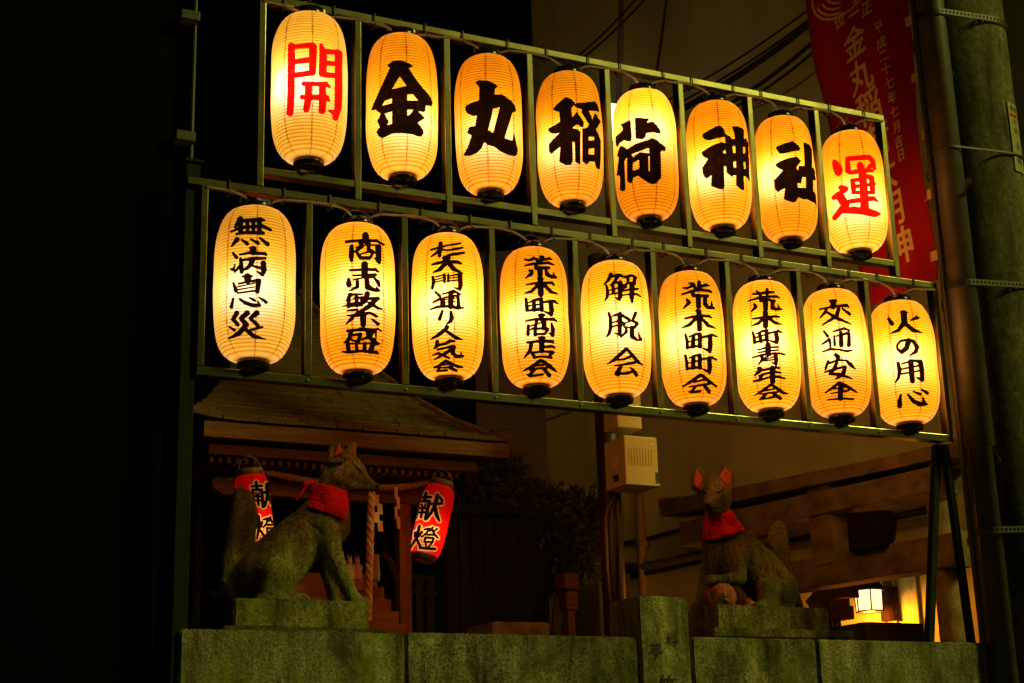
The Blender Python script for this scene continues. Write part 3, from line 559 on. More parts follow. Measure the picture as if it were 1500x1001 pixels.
for i in range(9): lantern(BOTROW[i], BOTLAB[i], SMALL[i], BP[i], False, 'lanterns of the lower row', i + 11)
# ------------------------------------------------------------------ lantern frame: square metal tube
FX0, FX1 = 1.300, 4.455
UX0, UX1 = 1.492, 4.262
fr = empty('lantern_stand', (2.9, 0.02, 2.895), 'two tier square tube metal frame that carries both rows of paper lanterns', 'stand')
def rail(x0, x1, z, h=0.026, y0=0.003, y1=0.047, name='rail'):
    b = MB(); b.box((x0, y0, z - h / 2), (x1, y1, z + h / 2)); return b.build(name, MT['frame'], fr, bevel=0.002)
rail(UX0 - 0.012, UX1 + 0.012, 4.300); rail(UX0 + 0.012, UX1 - 0.012, 3.632)
rail(FX0 - 0.06, FX1 + 0.012, 3.558); rail(FX0 - 0.012, FX1 + 0.012, 2.893, 0.030)
def post(x, z0, z1, wd=0.024):
    b = MB(); b.box((x - wd / 2, 0.0, z0), (x + wd / 2, 0.043, z1)); return b.build('upright', MT['frame'], fr, bevel=0.002)
tc = [(at(r[4], (r[2] + r[3]) / 2, LY)[0]) for r in TOPROW]; bc = [(at(r[4], (r[2] + r[3]) / 2, LY)[0]) for r in BOTROW]
for x in [UX0] + [(a + b) / 2 for a, b in zip(tc, tc[1:])] + [UX1]: post(x, 3.572, 4.286)
for x in [FX0] + [(a + b) / 2 for a, b in zip(bc, bc[1:])] + [FX1]: post(x, 2.909, 3.544)
# legs of the frame: angle irons at the right, a column at the left
def leg(p, q, wx, wy, mat='tubepaint'):
    b = MB(); b.beam(p, q, wx, wy, up=(0, 1, 0)); return b.build('leg', MT[mat], fr)
leg(at(1372, 652, 0.06), at(1361, 945, 0.06), 0.028, 0.03, 'column'); leg(at(1383, 652, 0.03), at(1436, 1040, 0.03), 0.022, 0.03, 'column')
b = MB(); b.box((1.238, 0.02, 0), (1.288, 0.07, 3.63)); b.build('leg', MT['column'], fr, bevel=0.003)
b = MB(); b.box((1.230, 0.012, 3.6305), (1.296, 0.078, 3.642)); b.build('post_cap', MT['column'], fr, bevel=0.002)
# bolts where the uprights meet the bottom rail
for x in [(a + b) / 2 for a, b in zip(bc, bc[1:])]:
    b = MB(); b.tube([(x, 0.004, 2.893), (x, -0.004, 2.893)], 0.004, 8); b.build('bolt', MT['wire'], fr)

# ------------------------------------------------------------------ supply cables tied along the rails
def cable_run(z, xs, x0, x1, label):
    c = empty('lantern_cable', (x0, -0.005, z), label, 'cable', 'cables tied along the rails')
    pts = [(x0, 0.0, z - 0.02)]
    R_ = random.Random(int(z * 100))
    for i, x in enumerate(xs):
        pts += [(x - 0.13, 0.0, z - 0.020), (x - 0.06, -0.004, z - 0.030 - R_.random() * 0.01), (x - 0.02, 0.012, z - 0.058), (x - 0.012, 0.02, z - 0.085),
                (x + 0.012, 0.02, z - 0.085), (x + 0.03, 0.008, z - 0.052 - R_.random() * 0.008), (x + 0.07, -0.003, z - 0.034), (x + 0.13, 0.0, z - 0.021 - R_.random() * 0.008)]
    pts.append((x1, 0.0, z - 0.02))
    # smooth
    P = np.array(pts); out = []
    for i in range(len(P) - 1):
        p0, p1, p2, p3 = P[max(i - 1, 0)], P[i], P[i + 1], P[min(i + 2, len(P) - 1)]
        for t in np.linspace(0, 1, 5)[:-1]:
            out.append(0.5 * (2 * p1 + (p2 - p0) * t + (2 * p0 - 5 * p1 + 4 * p2 - p3) * t * t + (3 * p1 - p0 - 3 * p2 + p3) * t ** 3))
    out.append(P[-1])
    b = MB(); b.tube(out, 0.0042, 7); b.build('cord', MT['cable'], c, smooth=True)
    for x in xs:
        for s in (-0.105, 0.085):
            xx = x + s + R_.uniform(-0.01, 0.01)
            b = MB(); zz = z
            b.tube([(xx, -0.0025, zz + 0.016), (xx + 0.001, -0.003, zz - 0.014), (xx + 0.002, -0.006, zz - 0.033), (xx + 0.002, 0.03, zz - 0.033), (xx, 0.053, zz), (xx, 0.02, zz + 0.017), (xx, -0.0025, zz + 0.016)], 0.003, 6)
            b.tube([(xx + 0.002, -0.006, zz - 0.030), (xx + 0.006, -0.018, zz - 0.045)], 0.0018, 5)
            b.build('cable_tie', MT['tie'], c)
cable_run(4.300, tc, UX0, UX1, 'grey power cord tied along the top rail of the lantern frame')
cable_run(3.558, bc, FX0, FX1, 'grey power cord tied along the middle rail above the lower lanterns')

# ------------------------------------------------------------------ granite fence along the precinct
def rough_box(b, a, c, n=10, amp=0.0025, seed=0):
    """box with slightly uneven faces (weathered stone)"""
    (x0, y0, z0), (x1, y1, z1) = a, c
    bm = bmesh.new(); bmesh.ops.create_cube(bm, size=1)
    for v in bm.verts: v.co = Vector(((x0 + x1) / 2 + v.co.x * (x1 - x0), (y0 + y1) / 2 + v.co.y * (y1 - y0), (z0 + z1) / 2 + v.co.z * (z1 - z0)))
    bmesh.ops.bevel(bm, geom=bm.edges[:], offset=0.006, segments=2, affect='EDGES')
    step = 0.035
    for ax, L in enumerate((x1 - x0, y1 - y0, z1 - z0)):
        k = max(1, int(L / step))
        lo = (x0, y0, z0)[ax]
        for i in range(1, k):
            no = Vector((0, 0, 0)); no[ax] = 1; co_ = Vector((x0, y0, z0)); co_[ax] = lo + L * i / k
            bmesh.ops.bisect_plane(bm, geom=bm.verts[:] + bm.edges[:] + bm.faces[:], plane_co=co_, plane_no=no)
    bm.normal_update()
    for v in bm.verts:
        d = noise.noise(v.co * 13 + Vector((seed, 0, 0))) * amp + noise.noise(v.co * 47 + Vector((seed, 3, 0))) * amp * 0.5
        v.co += v.normal * d
    n0 = len(b.v); bm.verts.index_update()
    b.v += [tuple(v.co) for v in bm.verts]; b.f += [tuple(n0 + q.index for q in f.verts) for f in bm.faces]; bm.free()
fence = empty('stone_fence', (2.8, 0.1, 1.2), 'mossy granite fence with thick rails and one square inscribed post', 'fence')
xj = [at(262, 930, 0)[0], at(594.5, 930, 0)[0], at(936, 930, 0)[0], at(1012.5, 930, 0)[0], at(1196, 935, 0)[0], 4.95]
ztop = [2.052, 2.055, None, 2.060, 2.060]
for i in (0, 1, 3, 4):
    b = MB(); rough_box(b, (xj[i] + 0.004, 0.0 + 0.002 * (i % 2), 1.872), (xj[i + 1] - 0.004, 0.15, ztop[i]), seed=i * 5)
    b.build('rail', MT['granite'], fence, smooth=False)
px0, px1 = at(938, 940, -0.012)[0], at(1011, 940, -0.012)[0]
pz = at(975, 874, -0.012)[2]
b = MB(); rough_box(b, (px0, -0.012, 1.2), (px1, -0.012 + (px1 - px0) * 1.05, pz), seed=31)
gp = b.build('post', MT['granitep'], fence)
x = xj[0] + 0.08
while x < 4.9:
    if not (px0 - 0.12 < x < px1 + 0.12):
        b = MB(); rough_box(b, (x - 0.05, 0.03, 1.2), (x + 0.05, 0.13, 1.870), seed=int(x * 50)); b.build('baluster', MT['granite'], fence)
    x += 0.235
def text_mesh(s, size, offset=0.0, depth=0.0):
    cu = bpy.data.curves.new('t', 'FONT'); cu.body = s; cu.size = size; cu.align_x = 'CENTER'; cu.align_y = 'CENTER'; cu.offset = offset; cu.extrude = depth
    cu.resolution_u = 3
    ob = bpy.data.objects.new('t', cu); COL.objects.link(ob)
    me = bpy.data.meshes.new_from_object(ob.evaluated_get(bpy.context.evaluated_depsgraph_get()))
    bpy.data.objects.remove(ob); bpy.data.curves.remove(cu)
    V = [tuple(v.co) for v in me.vertices]; Fc = [tuple(p.vertices) for p in me.polygons]; bpy.data.meshes.remove(me)
    V = np.array(V); 
    V[:, :2] -= (V[:, :2].max(0) + V[:, :2].min(0)) / 2
    return V, Fc
def letters(b, s, c, ex, ez, size, offset=0.0, sx=1.0, sz=1.0, n=(0, 0, 0), shear=0.0):
    V, Fc = text_mesh(s, size, offset)
    ex = np.array(ex, float); ez = np.array(ez, float)
    b.add([np.array(c) + ex * (v[0] * sx) + ez * (v[1] * sz + v[0] * shear) + np.array(n) for v in V], Fc)
# the carved characters of the post: V-cut grooves filled with shadow and dirt
yc = -0.0175
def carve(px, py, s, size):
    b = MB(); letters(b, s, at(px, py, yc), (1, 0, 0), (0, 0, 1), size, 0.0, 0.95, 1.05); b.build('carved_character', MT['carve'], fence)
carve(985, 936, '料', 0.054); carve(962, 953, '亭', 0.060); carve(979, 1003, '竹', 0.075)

# base wall below the fence, precinct floor, street
b = MB(); b.box((1.0, 0.0, 0.0), (5.2, 0.4, 1.2)); tag(b.build('retaining_wall', MT['granite'], origin=(3, 0.2, 0)), 'granite retaining wall carrying the mossy stone fence', 'wall')
b = MB(); b.box((-4, 0.401, 1.0), (9, 12, 1.196)); tag(b.build('precinct_ground', MT['paving'], origin=(2.5, 6, 1.19)), kind='structure')
b = MB(); b.add([(-60, -60, 0), (60, -60, 0), (60, 60, 0), (-60, 60, 0)], [(0, 1, 2, 3)]); tag(b.build('street', MT['asphalt']), kind='structure')

# ------------------------------------------------------------------ black building at the left edge with its drainpipe
dk = empty('dark_building', (-1.5, 0.3, 0), 'unlit black building filling the left edge of the picture', 'building')
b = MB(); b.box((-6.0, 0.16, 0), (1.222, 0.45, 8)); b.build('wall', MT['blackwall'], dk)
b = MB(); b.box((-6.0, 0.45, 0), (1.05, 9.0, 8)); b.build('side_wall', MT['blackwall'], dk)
b = MB(); b.tube([at(288, -40, 0.14), at(268, 600, 0.14), (at(262, 900, 0.14)[0], 0.14, 0.0)], 0.008, 8); b.build('drainpipe', MT['tubepaint'], dk)
for py, px in ((28, 283), (204, 276)):
    p = at(px, py, 0.13); b = MB(); b.box((p[0] - 0.05, 0.10, p[2] - 0.018), (p[0] + 0.018, 0.16, p[2] + 0.018)); b.build('pipe_bracket', MT['tubepaint'], dk, bevel=0.003)

# ------------------------------------------------------------------ utility pole, conduit, bands, sign
PX, PY, PR = 4.855, 0.10, 0.205
up = empty('utility_pole', (PX, PY, 0), 'thick stained concrete utility pole with banded conduit at the right edge', 'pole')
b = MB(); b.lathe([(PR * 1.02, 0), (PR, 3), (PR * 0.97, 8)], 64, (PX, PY, 0)); b.build('shaft', MT['pole'], up, smooth=True)
cxp = at(1347, 10, -0.06); cyb = -0.06
CXP = 4.555
b = MB(); b.lathe([(0.047, 0.0), (0.047, 2.86), (0.060, 2.865), (0.060, 8.0)], 40, (CXP + 0.012, cyb + 0.02, 0)); b.build('conduit', MT['pipe'], up, smooth=True)
def band(z, tilt=0.0, punched=True):
    b = MB(); n = 72; r = PR * 1.0 + 0.006
    hull = []
    # band wraps pole and conduit: outline of both circles
    c2 = np.array([CXP + 0.012, cyb + 0.02]); c1 = np.array([PX, PY]); r2 = 0.066
    d = c2 - c1; L = np.hypot(*d); a0 = math.atan2(d[1], d[0]); al = math.acos((r - r2) / L)
    for t in np.linspace(a0 + al, a0 + 2 * math.pi - al, 60): hull.append(c1 + r * np.array([math.cos(t), math.sin(t)]))
    for t in np.linspace(a0 - al, a0 + al, 14): hull.append(c2 + r2 * np.array([math.cos(t), math.sin(t)]))
    m = len(hull); h = 0.011
    # fine samples so that punched holes show as gaps between two thin edges
    H = np.array(hull); seg = np.r_[H, H[:1]]; cum = np.r_[0, np.cumsum(np.hypot(*np.diff(seg, axis=0).T))]
    N = 150; pts = np.array([[np.interp(s, cum, seg[:, k]) for k in (0, 1)] for s in np.linspace(0, cum[-1], N, endpoint=False)])
    cen = pts.mean(0)
    def strip(z0, z1, sel, out=0.003):
        for i in sel:
            p, q = pts[i], pts[(i + 1) % N]
            np_, nq = (p - cen) / np.hypot(*(p - cen)), (q - cen) / np.hypot(*(q - cen))
            p2, q2 = p + np_ * out, q + nq * out
            zt = lambda w_: z + (w_[0] - PX) * tilt
            b.hexa([(p[0], p[1], zt(p) + z0), (q[0], q[1], zt(q) + z0), (q2[0], q2[1], zt(q2) + z0), (p2[0], p2[1], zt(p2) + z0),
                    (p[0], p[1], zt(p) + z1), (q[0], q[1], zt(q) + z1), (q2[0], q2[1], zt(q2) + z1), (p2[0], p2[1], zt(p2) + z1)])
    if punched:
        strip(-0.013, -0.006, range(N)); strip(0.006, 0.013, range(N)); strip(-0.006, 0.006, range(0, N, 2))
    else: strip(-0.004, 0.004, range(N), 0.006)
    return b.build('steel_band', MT['tubepaint'] if punched else MT['pipe'], up)
zb = [at(1420, 24, -0.09)[2], at(1440, 412, -0.09)[2], at(1450, 770, -0.09)[2]]
for z in zb: band(z, 0.06)
band(at(1420, 215, -0.1)[2], 0.05, False)
# step bolt and sockets
p = at(1400, 285, -0.09)
b = MB(); b.tube([(p[0] + 0.05, PY - PR + 0.03, p[2]), (p[0] - 0.03, PY - PR - 0.10, p[2] + 0.01)], 0.009, 10); b.tube([(p[0] - 0.03, PY - PR - 0.10, p[2] + 0.01), (p[0] - 0.035, PY - PR - 0.108, p[2] + 0.01)], 0.015, 10); b.build('step_bolt', MT['wire'], up, smooth=False)
def on_pole(px, py, lift=0.0):
    d = ray(px, py); d = d / np.linalg.norm(d); o = CAM - np.array([PX, PY, 0]); r = PR * 0.992 + lift
    A = d[0] ** 2 + d[1] ** 2; B = o[0] * d[0] + o[1] * d[1]; C_ = o[0] ** 2 + o[1] ** 2 - r * r
    t = (-B - math.sqrt(max(0, B * B - A * C_))) / A
    return CAM + d * t
for px, py in ((1391, 110), (1459, 674)):
    q = on_pole(px, py); n = np.array([q[0] - PX, q[1] - PY, 0]); n /= np.linalg.norm(n)
    b = MB(); u = np.array([-n[1], n[0], 0]); zz = np.array([0, 0, 1])
    ring = lambda r, o: [q + n * o + u * r * math.cos(t) + zz * r * math.sin(t) for t in np.linspace(0, 2 * math.pi, 20, endpoint=False)]
    V = ring(0.010, 0.008) + ring(0.020, 0.010) + ring(0.021, -0.004); f = []
    for k in range(20):
        k2 = (k + 1) % 20; f += [(k, k2, 20 + k2, 20 + k), (20 + k, 20 + k2, 40 + k2, 40 + k)]
    b.add(V, f); b.build('socket', MT['pipe'], up)
# wrapped sign plate with its writing
sg = empty('pole_sign', on_pole(1484, 200), 'narrow yellowish plate lettered 四谷線 with red arrow, strapped to the concrete pole', 'sign')
q0 = on_pole(1480, 190, 0.004); a0 = math.atan2(q0[1] - PY, q0[0] - PX)
zt, zl = on_pole(1480, 151, 0.004)[2], on_pole(1484, 249, 0.004)[2]
rr = PR * 0.992 + 0.006; wang = 0.085 / rr
def cyl(ang, z, lift=0.0): return (PX + (rr + lift) * math.cos(ang), PY + (rr + lift) * math.sin(ang), z)
b = MB(); V = []; n = 10
for k in range(n + 1):
    t = a0 + wang * k / n; V += [cyl(t, zl), cyl(t, zt), cyl(t, zl, -0.004), cyl(t, zt, -0.004)]
f = []
for k in range(n):
    i = 4 * k; f += [(i, i + 4, i + 5, i + 1), (i + 1, i + 5, i + 7, i + 3), (i + 4, i, i + 2, i + 6)]
f += [(0, 1, 3, 2), (4 * n + 1, 4 * n, 4 * n + 2, 4 * n + 3)]
b.add(V, f); b.build('plate', MT['sign'], sg)
def curve_text(b, s, u, z, size, off=0.0, sx=1.0):
    V, Fc = text_mesh(s, size, off)
    b.add([cyl(a0 + (u + v[0] * sx) / rr, z + v[1], 0.0012) for v in V], Fc)
b = MB(); hz = zt - zl
for s, u, fz, sz_ in (('新宿', 0.043, 0.08, 0.030), ('（系）', 0.043, 0.27, 0.022), ('四', 0.043, 0.41, 0.036), ('谷', 0.043, 0.63, 0.040), ('線', 0.043, 0.83, 0.042)):
    b = MB(); curve_text(b, s, u, zt - hz * fz, sz_, 0.0); b.build('printed_character', MT['signink'], sg)
b = MB(); za = zt - hz * 0.18
A = [(0.010, 0.006), (0.055, 0.006), (0.055, 0.011), (0.078, 0.0), (0.055, -0.011), (0.055, -0.006), (0.010, -0.006)]
b.add([cyl(a0 + u / rr, za + v, 0.0012) for u, v in A], [tuple(range(7))]); b.build('red_arrow', MT['bib'], sg)

# ------------------------------------------------------------------ red banner with gold lettering (hangs at right angles to the frame)
BX = 4.5
bl, br = at_x(1271, 449, BX), at_x(1373, 412, BX)
tl, tr = at_x(1188, -60, BX), at_x(1317, -60, BX)
yb0, yb1 = br[1], bl[1]                       # near and far edge
zlow = (bl[2] + br[2]) / 2; zhigh = max(tl[2], tr[2]) + 0.35
yt1 = tl[1]
bn = empty('banner', (BX, (yb0 + yb1) / 2, zlow), 'tall dark red cloth banner with gold vertical lettering beside the utility pole', 'banner')
def ban(u, z, lift=0.0):   # u 0 far (left) .. 1 near (right)
    s = (z - zlow) / (4.6 - zlow)
    y = (yb1 + (yt1 - yb1) * max(0, min(1.3, s)) * 1.0) * (1 - u) + (yb0) * u
    return (BX + 0.012 * math.sin(3.1 * z + 4 * u) + 0.008 * math.sin(7 * z - 6 * u) - lift, y, z)
b = MB(); nu, nv = 14, 60; V = [ban(i / nu, zlow + (zhigh - zlow) * j / nv) for j in range(nv + 1) for i in range(nu + 1)]
f = [(j * (nu + 1) + i, j * (nu + 1) + i + 1, (j + 1) * (nu + 1) + i + 1, (j + 1) * (nu + 1) + i) for j in range(nv) for i in range(nu)]
b.add(V, f); o = b.build('cloth', MT['banner'], bn, smooth=True)
so_ = o.modifiers.new('thickness', 'SOLIDIFY'); so_.thickness = 0.002; so_.offset = 0
WB = yb1 - yb0
def on_ban(px, py):
    p = at_x(px, py, BX); z = p[2]; e0, e1 = ban(0, z)[1], ban(1, z)[1]
    return (p[1] - e0) / (e1 - e0), z
def bchar(s, px, py, size, off):
    b = MB(); u, z = on_ban(px, py); V, Fc = text_mesh(s, size)
    W = ban(0, z)[1] - ban(1, z)[1]
    for q, (ox, oz) in enumerate(((0, 0), (1, 0.4), (-1, -0.4), (0.4, 1), (-0.4, -1))):   # brushed weight
        b.add([ban(u + (v[0] + ox * off) / W, z + v[1] + oz * off, 0.004 + 0.0004 * q) for v in V], Fc)
    b.build('printed_character', MT['bangold'], bn)
for s, py in (('金', 62), ('丸', 112), ('稲', 158), ('荷', 206), ('大', 256), ('明', 309), ('神', 361)): bchar(s, 1255 + 0.21 * (py - 62), py, 0.180, 0.0035)
for s, px, py in zip('平成二十七年七月吉日', (1292, 1296, 1299, 1302, 1306, 1309, 1312, 1315, 1319, 1323), (41, 64, 83, 102, 122, 143, 164, 187, 208, 228)): bchar(s, px, py, 0.064, 0.001)
for s, px, py in (('位', 1232, 30), ('一', 1253, 21), ('正', 1273, 13)): bchar(s, px, py, 0.085, 0.002)
# round crest above the lettering: rings and ears of grain
b = MB(); u0, z0 = on_ban(1238, -22)
def arc(r0, a, bb, wd, ox=0, oz=0):
    n = 18; V = []
    for k in range(n + 1):
        t = a + (bb - a) * k / n
        for r in (r0 - wd / 2, r0 + wd / 2): V.append(ban(u0 + (ox + r * math.cos(t)) / 0.45, z0 + oz + r * math.sin(t), 0.004))
    b.add(V, [(2 * k, 2 * k + 2, 2 * k + 3, 2 * k + 1) for k in range(n)])
for r in (0.13, 0.105, 0.08, 0.055): arc(r, math.pi * 1.08, math.pi * 1.42, 0.009); arc(r, math.pi * 1.58, math.pi * 1.92, 0.009)
arc(0.15, 0, 2 * math.pi, 0.010)
b.build('crest', MT['bangold'], bn)
b = MB(); b.tube([(BX - 0.0, yb0 - 0.035, 1.2), (BX, yb0 - 0.035, zhigh + 0.1)], 0.012, 10); b.build('pole', MT['pipe'], bn)
for k in range(7):
    z = zlow + 0.1 + k * 0.28; b = MB(); b.box((BX - 0.006, yb0 - 0.04, z - 0.022), (BX + 0.004, yb0 + 0.02, z + 0.022)); b.build('loop', MT['bangold'], bn)

# ------------------------------------------------------------------ neighbouring house wall, pipes on it
P0 = np.array([5.95, 1.25, 0]); P1 = np.array([4.81, 4.32, 0]); du = (P1 - P0) / np.linalg.norm(P1 - P0); nw = np.array([-du[1], du[0], 0])
if nw @ (CAM - P0) < 0: nw = -nw
def wallpt(px, py, lift=0.0): return at_plane(px, py, P0 + nw * lift, nw)
nb = empty('house', (5.4, 2.9, 0), 'pale plastered house behind the stone gate with pipes along its wall', 'house')
def slab(b, a, c, z0, z1, th=0.3):
    d = (c - a) / np.linalg.norm(c - a); n = np.array([-d[1], d[0], 0]); 
    if n @ (CAM - a) > 0: n = -n
    q = [a, c, c + n * th, a + n * th]
    b.hexa([(p[0], p[1], z0) for p in q] + [(p[0], p[1], z1) for p in q])
b = MB(); slab(b, P0 - du * 2.2, P1, 0, 9); b.build('wall', MT['wall'], nb)
P2 = np.array([4.40, 4.55, 0]); P3 = np.array([3.2, 9.0, 0])
b = MB(); slab(b, P1 + np.array([-0.003, 0, 0]), P2, 0, 5.2); b.build('side_wall', MT['wallgrey'], nb)
# string course and service pipes (measured on the wall plane)
def wall_pipe(pts, r, mat, name='pipe', lift=0.03):
    b = MB(); b.tube([wallpt(x, y, lift) for x, y in pts], r, 8); return b.build(name, MT[mat], nb, smooth=True)
wall_pipe([(905, 797), (940, 792), (1015, 772), (1160, 738)], 0.014, 'tubepaint')
wall_pipe([(905, 835), (960, 828), (1030, 813), (1200, 772), (1390, 727)], 0.030, 'wallgrey')
wall_pipe([(925, 845), (1030, 822), (1200, 783), (1390, 741)], 0.014, 'tubepaint')
wall_pipe([(1100, 812), (1200, 793), (1390, 757)], 0.024, 'wallgrey')
wall_pipe([(935, 715), (940, 800), (943, 935)], 0.028, 'beige', 'downpipe')
wall_pipe([(936, 795), (949, 796)], 0.040, 'beige', 'pipe_clip', 0.02)
wall_pipe([(911, -60), (909, 60), (906, 150)], 0.018, 'wallgrey')
wall_pipe([(780, 812), (830, 806), (905, 796)], 0.03, 'wallgrey')

# upright strips added to imitate bright streaks on the lamp-lit wall
for x0_, x1_ in ((1306, 1312), (1334, 1345)):
    a_, c_ = wallpt(x0_, 845, 0.012), wallpt(x1_, 945, 0.012); b = MB(); b.beam((c_[0], c_[1], 1.9), (c_[0], c_[1], 2.75), 0.02, 0.05, up=tuple(du)); b.build('streak_strip', MT['wall'], nb)

# lit window of a building further back, seen between two upper lanterns
lw = empty('lit_window', at(893, 170, 3.2), 'small brightly lit window glimpsed between 稲 and 荷 lanterns', 'window')
a_, c_ = at(878, 148, 3.2), at(908, 205, 3.2)
b = MB(); b.box((a_[0], 3.2, c_[2]), (c_[0], 3.23, a_[2])); b.build('pane', glow('window_light', (1.0, 0.78, 0.45), 3.0), lw)
b = MB()
for q in ((a_[0] - 0.03, a_[0]), (c_[0], c_[0] + 0.03)): b.box((q[0], 3.18, c_[2] - 0.03), (q[1], 3.26, a_[2] + 0.03))
b.build('frame', MT['tubepaint'], lw)

# overhead wires
def wire(pts, r, lab):
    P = [Vector(p) for p in pts]; q = []
    for a, c in zip(P, P[1:]):
        for t in np.linspace(0, 1, 9)[:-1]:
            v = a.lerp(c, t); v.z -= 0.04 * math.sin(math.pi * t); q.append(v)
    q.append(P[-1]); b = MB(); b.tube(q, r, 6); o = b.build('overhead_wire', MT['tie'], origin=tuple(P[0]))
    tag(o, lab, 'wire', 'overhead wires')
for (x0, y0, x1, y1, r, lab) in ((1000, 130, 1185, 8, 0.006, 'thin upper overhead wire above the upper row at right'), (1025, 130, 1195, 15, 0.006, 'thin overhead wire second from top at right'),
        (1040, 132, 1200, 18, 0.018, 'thick overhead cable bundle rising to the red banner'), (1078, 142, 1202, 46, 0.012, 'medium overhead cable just below the thick bundle'),
        (1090, 145, 1203, 60, 0.008, 'lower overhead cable with loose loop beside the banner'), (1115, 150, 1206, 90, 0.004, 'faint overhead wire low beside the banner'),
        (830, 90, 925, 0, 0.006, 'thin overhead wire above the 稲 lantern'), (838, 92, 940, -2, 0.006, 'second thin overhead wire above the 稲 lantern'), (960, 110, 976, -8, 0.008, 'nearly vertical black wire above the 荷 lantern'),
        (870, 580, 760, 618, 0.007, 'dark wire under the lower rail beside the shrine roof')):
    d0 = at(x0, y0, 2.0); d1 = at(x1, y1, 1.2); dd = (d1 - d0); wire([d0 - dd * 0.25, d1 + dd * 0.3], r, lab)

# ------------------------------------------------------------------ stone torii gate seen from the side (its beams run away from us)
TX = 4.90
tg = empty('torii_gate', (TX, 1.7, 1.2), 'brown weathered stone gate with two crossbeams behind the right fox', 'gate')
def ybeam(name, profile, yA, yB, zA, zB, nseg=14, mat='torii', curve=0.0, flareA=0.0, grow=1.0):
    """beam along Y: profile = (x, z) ring, heights interpolated from zA to zB"""
    b = MB(); V = []; m = len(profile)
    for k in range(nseg + 1):
        t = k / nseg; y = yA + (yB - yA) * t; z = zA + (zB - zA) * t + curve * (2 * t - 1) ** 4
        dz2 = 1 + (grow - 1) * t ** 2
        for x, dz in profile: V.append((TX + x, y + (dz * flareA if k == nseg else 0), z + dz * dz2))
    f = []
    for k in range(nseg):
        for i in range(m):
            i2 = (i + 1) % m; f.append((k * m + i, k * m + i2, (k + 1) * m + i2, (k + 1) * m + i))
    f += [tuple(range(m)), tuple(reversed([nseg * m + i for i in range(m)]))]
    b.add(V, f); return b.build(name, MT[mat], tg, bevel=0.006)
kA, kB = at_x(1365, 665, TX), at_x(992, 732, TX)
kA2, kB2 = at_x(1365, 692, TX), at_x(993, 762, TX)
hk = abs(kA[2] - kA2[2]); hk2 = abs(kB[2] - kB2[2])
ybeam('top_beam', [(-0.13, -hk), (0.13, -hk), (0.13, -0.02), (0.0, 0.0), (-0.13, -0.02)], kA[1] - 0.25, kB[1], (kA[2]), kB[2], curve=0.015, flareA=0.25, grow=max(1.0, hk2 / hk))
sA, sB = at_x(1356, 695, TX), at_x(1018, 766, TX); sA2 = at_x(1356, 730, TX)
hs = abs(sA[2] - sA2[2]) 
ybeam('second_beam', [(-0.10, -hs), (0.10, -hs), (0.10, 0.0), (-0.10, 0.0)], sA[1] - 0.15, sB[1], sA[2], sB[2], grow=1.25)
nA, nB = at_x(1352, 795, TX), at_x(1154, 822, TX); nA2 = at_x(1352, 843, TX)
hn = abs(nA[2] - nA2[2])
ybeam('lower_beam', [(-0.07, -hn), (0.07, -hn), (0.07, 0.0), (-0.07, 0.0)], nA[1] - 0.3, nB[1] + 0.55, nA[2], nB[2])
g0, g1 = at_x(1206, 785, TX), at_x(1238, 785, TX)
b = MB(); b.box((TX - 0.08, g1[1], nA[2] - 0.01), (TX + 0.08, g0[1], sB[2] - 0.02)); b.build('center_strut', MT['torii'], tg, bevel=0.006)
# carved tablet hanging between the beams
pl = [(1240, 752), (1290, 748), (1301, 755), (1296, 790), (1292, 800), (1262, 806), (1244, 808)]
b = MB(); V = [at_x(x, y, TX - 0.11) for x, y in pl]; V2 = [v + np.array([0.06, 0, 0]) for v in V]; m = len(V)
b.add(V + V2, [tuple(range(m)), tuple(reversed(range(m, 2 * m)))] + [(i, i + m, (i + 1) % m + m, (i + 1) % m) for i in range(m)]); b.build('tablet', MT['darkwood'], tg)
def pillar(pt, pb, r0, r1):
    b = MB(); b.tube([pb, (np.array(pb) + np.array(pt)) / 2, pt], [r1, (r0 + r1) / 2, r0], 28); return b.build('pillar', MT['torii'], tg, smooth=True)
yR = nA[1] - 0.09
pt = at_x(1374, 735, TX); pb_ = at_x(1398, 938, TX); ex = pb_ + (pb_ - pt) * ((pb_[2] - 1.2) / max(0.05, pt[2] - pb_[2]))
pillar(pt, ex, 0.055, 0.072)
yF = sB[1] - 0.42
pillar((TX, yF - 0.03, sB[2] - hs), (TX, yF + 0.08, 1.2), 0.06, 0.08)
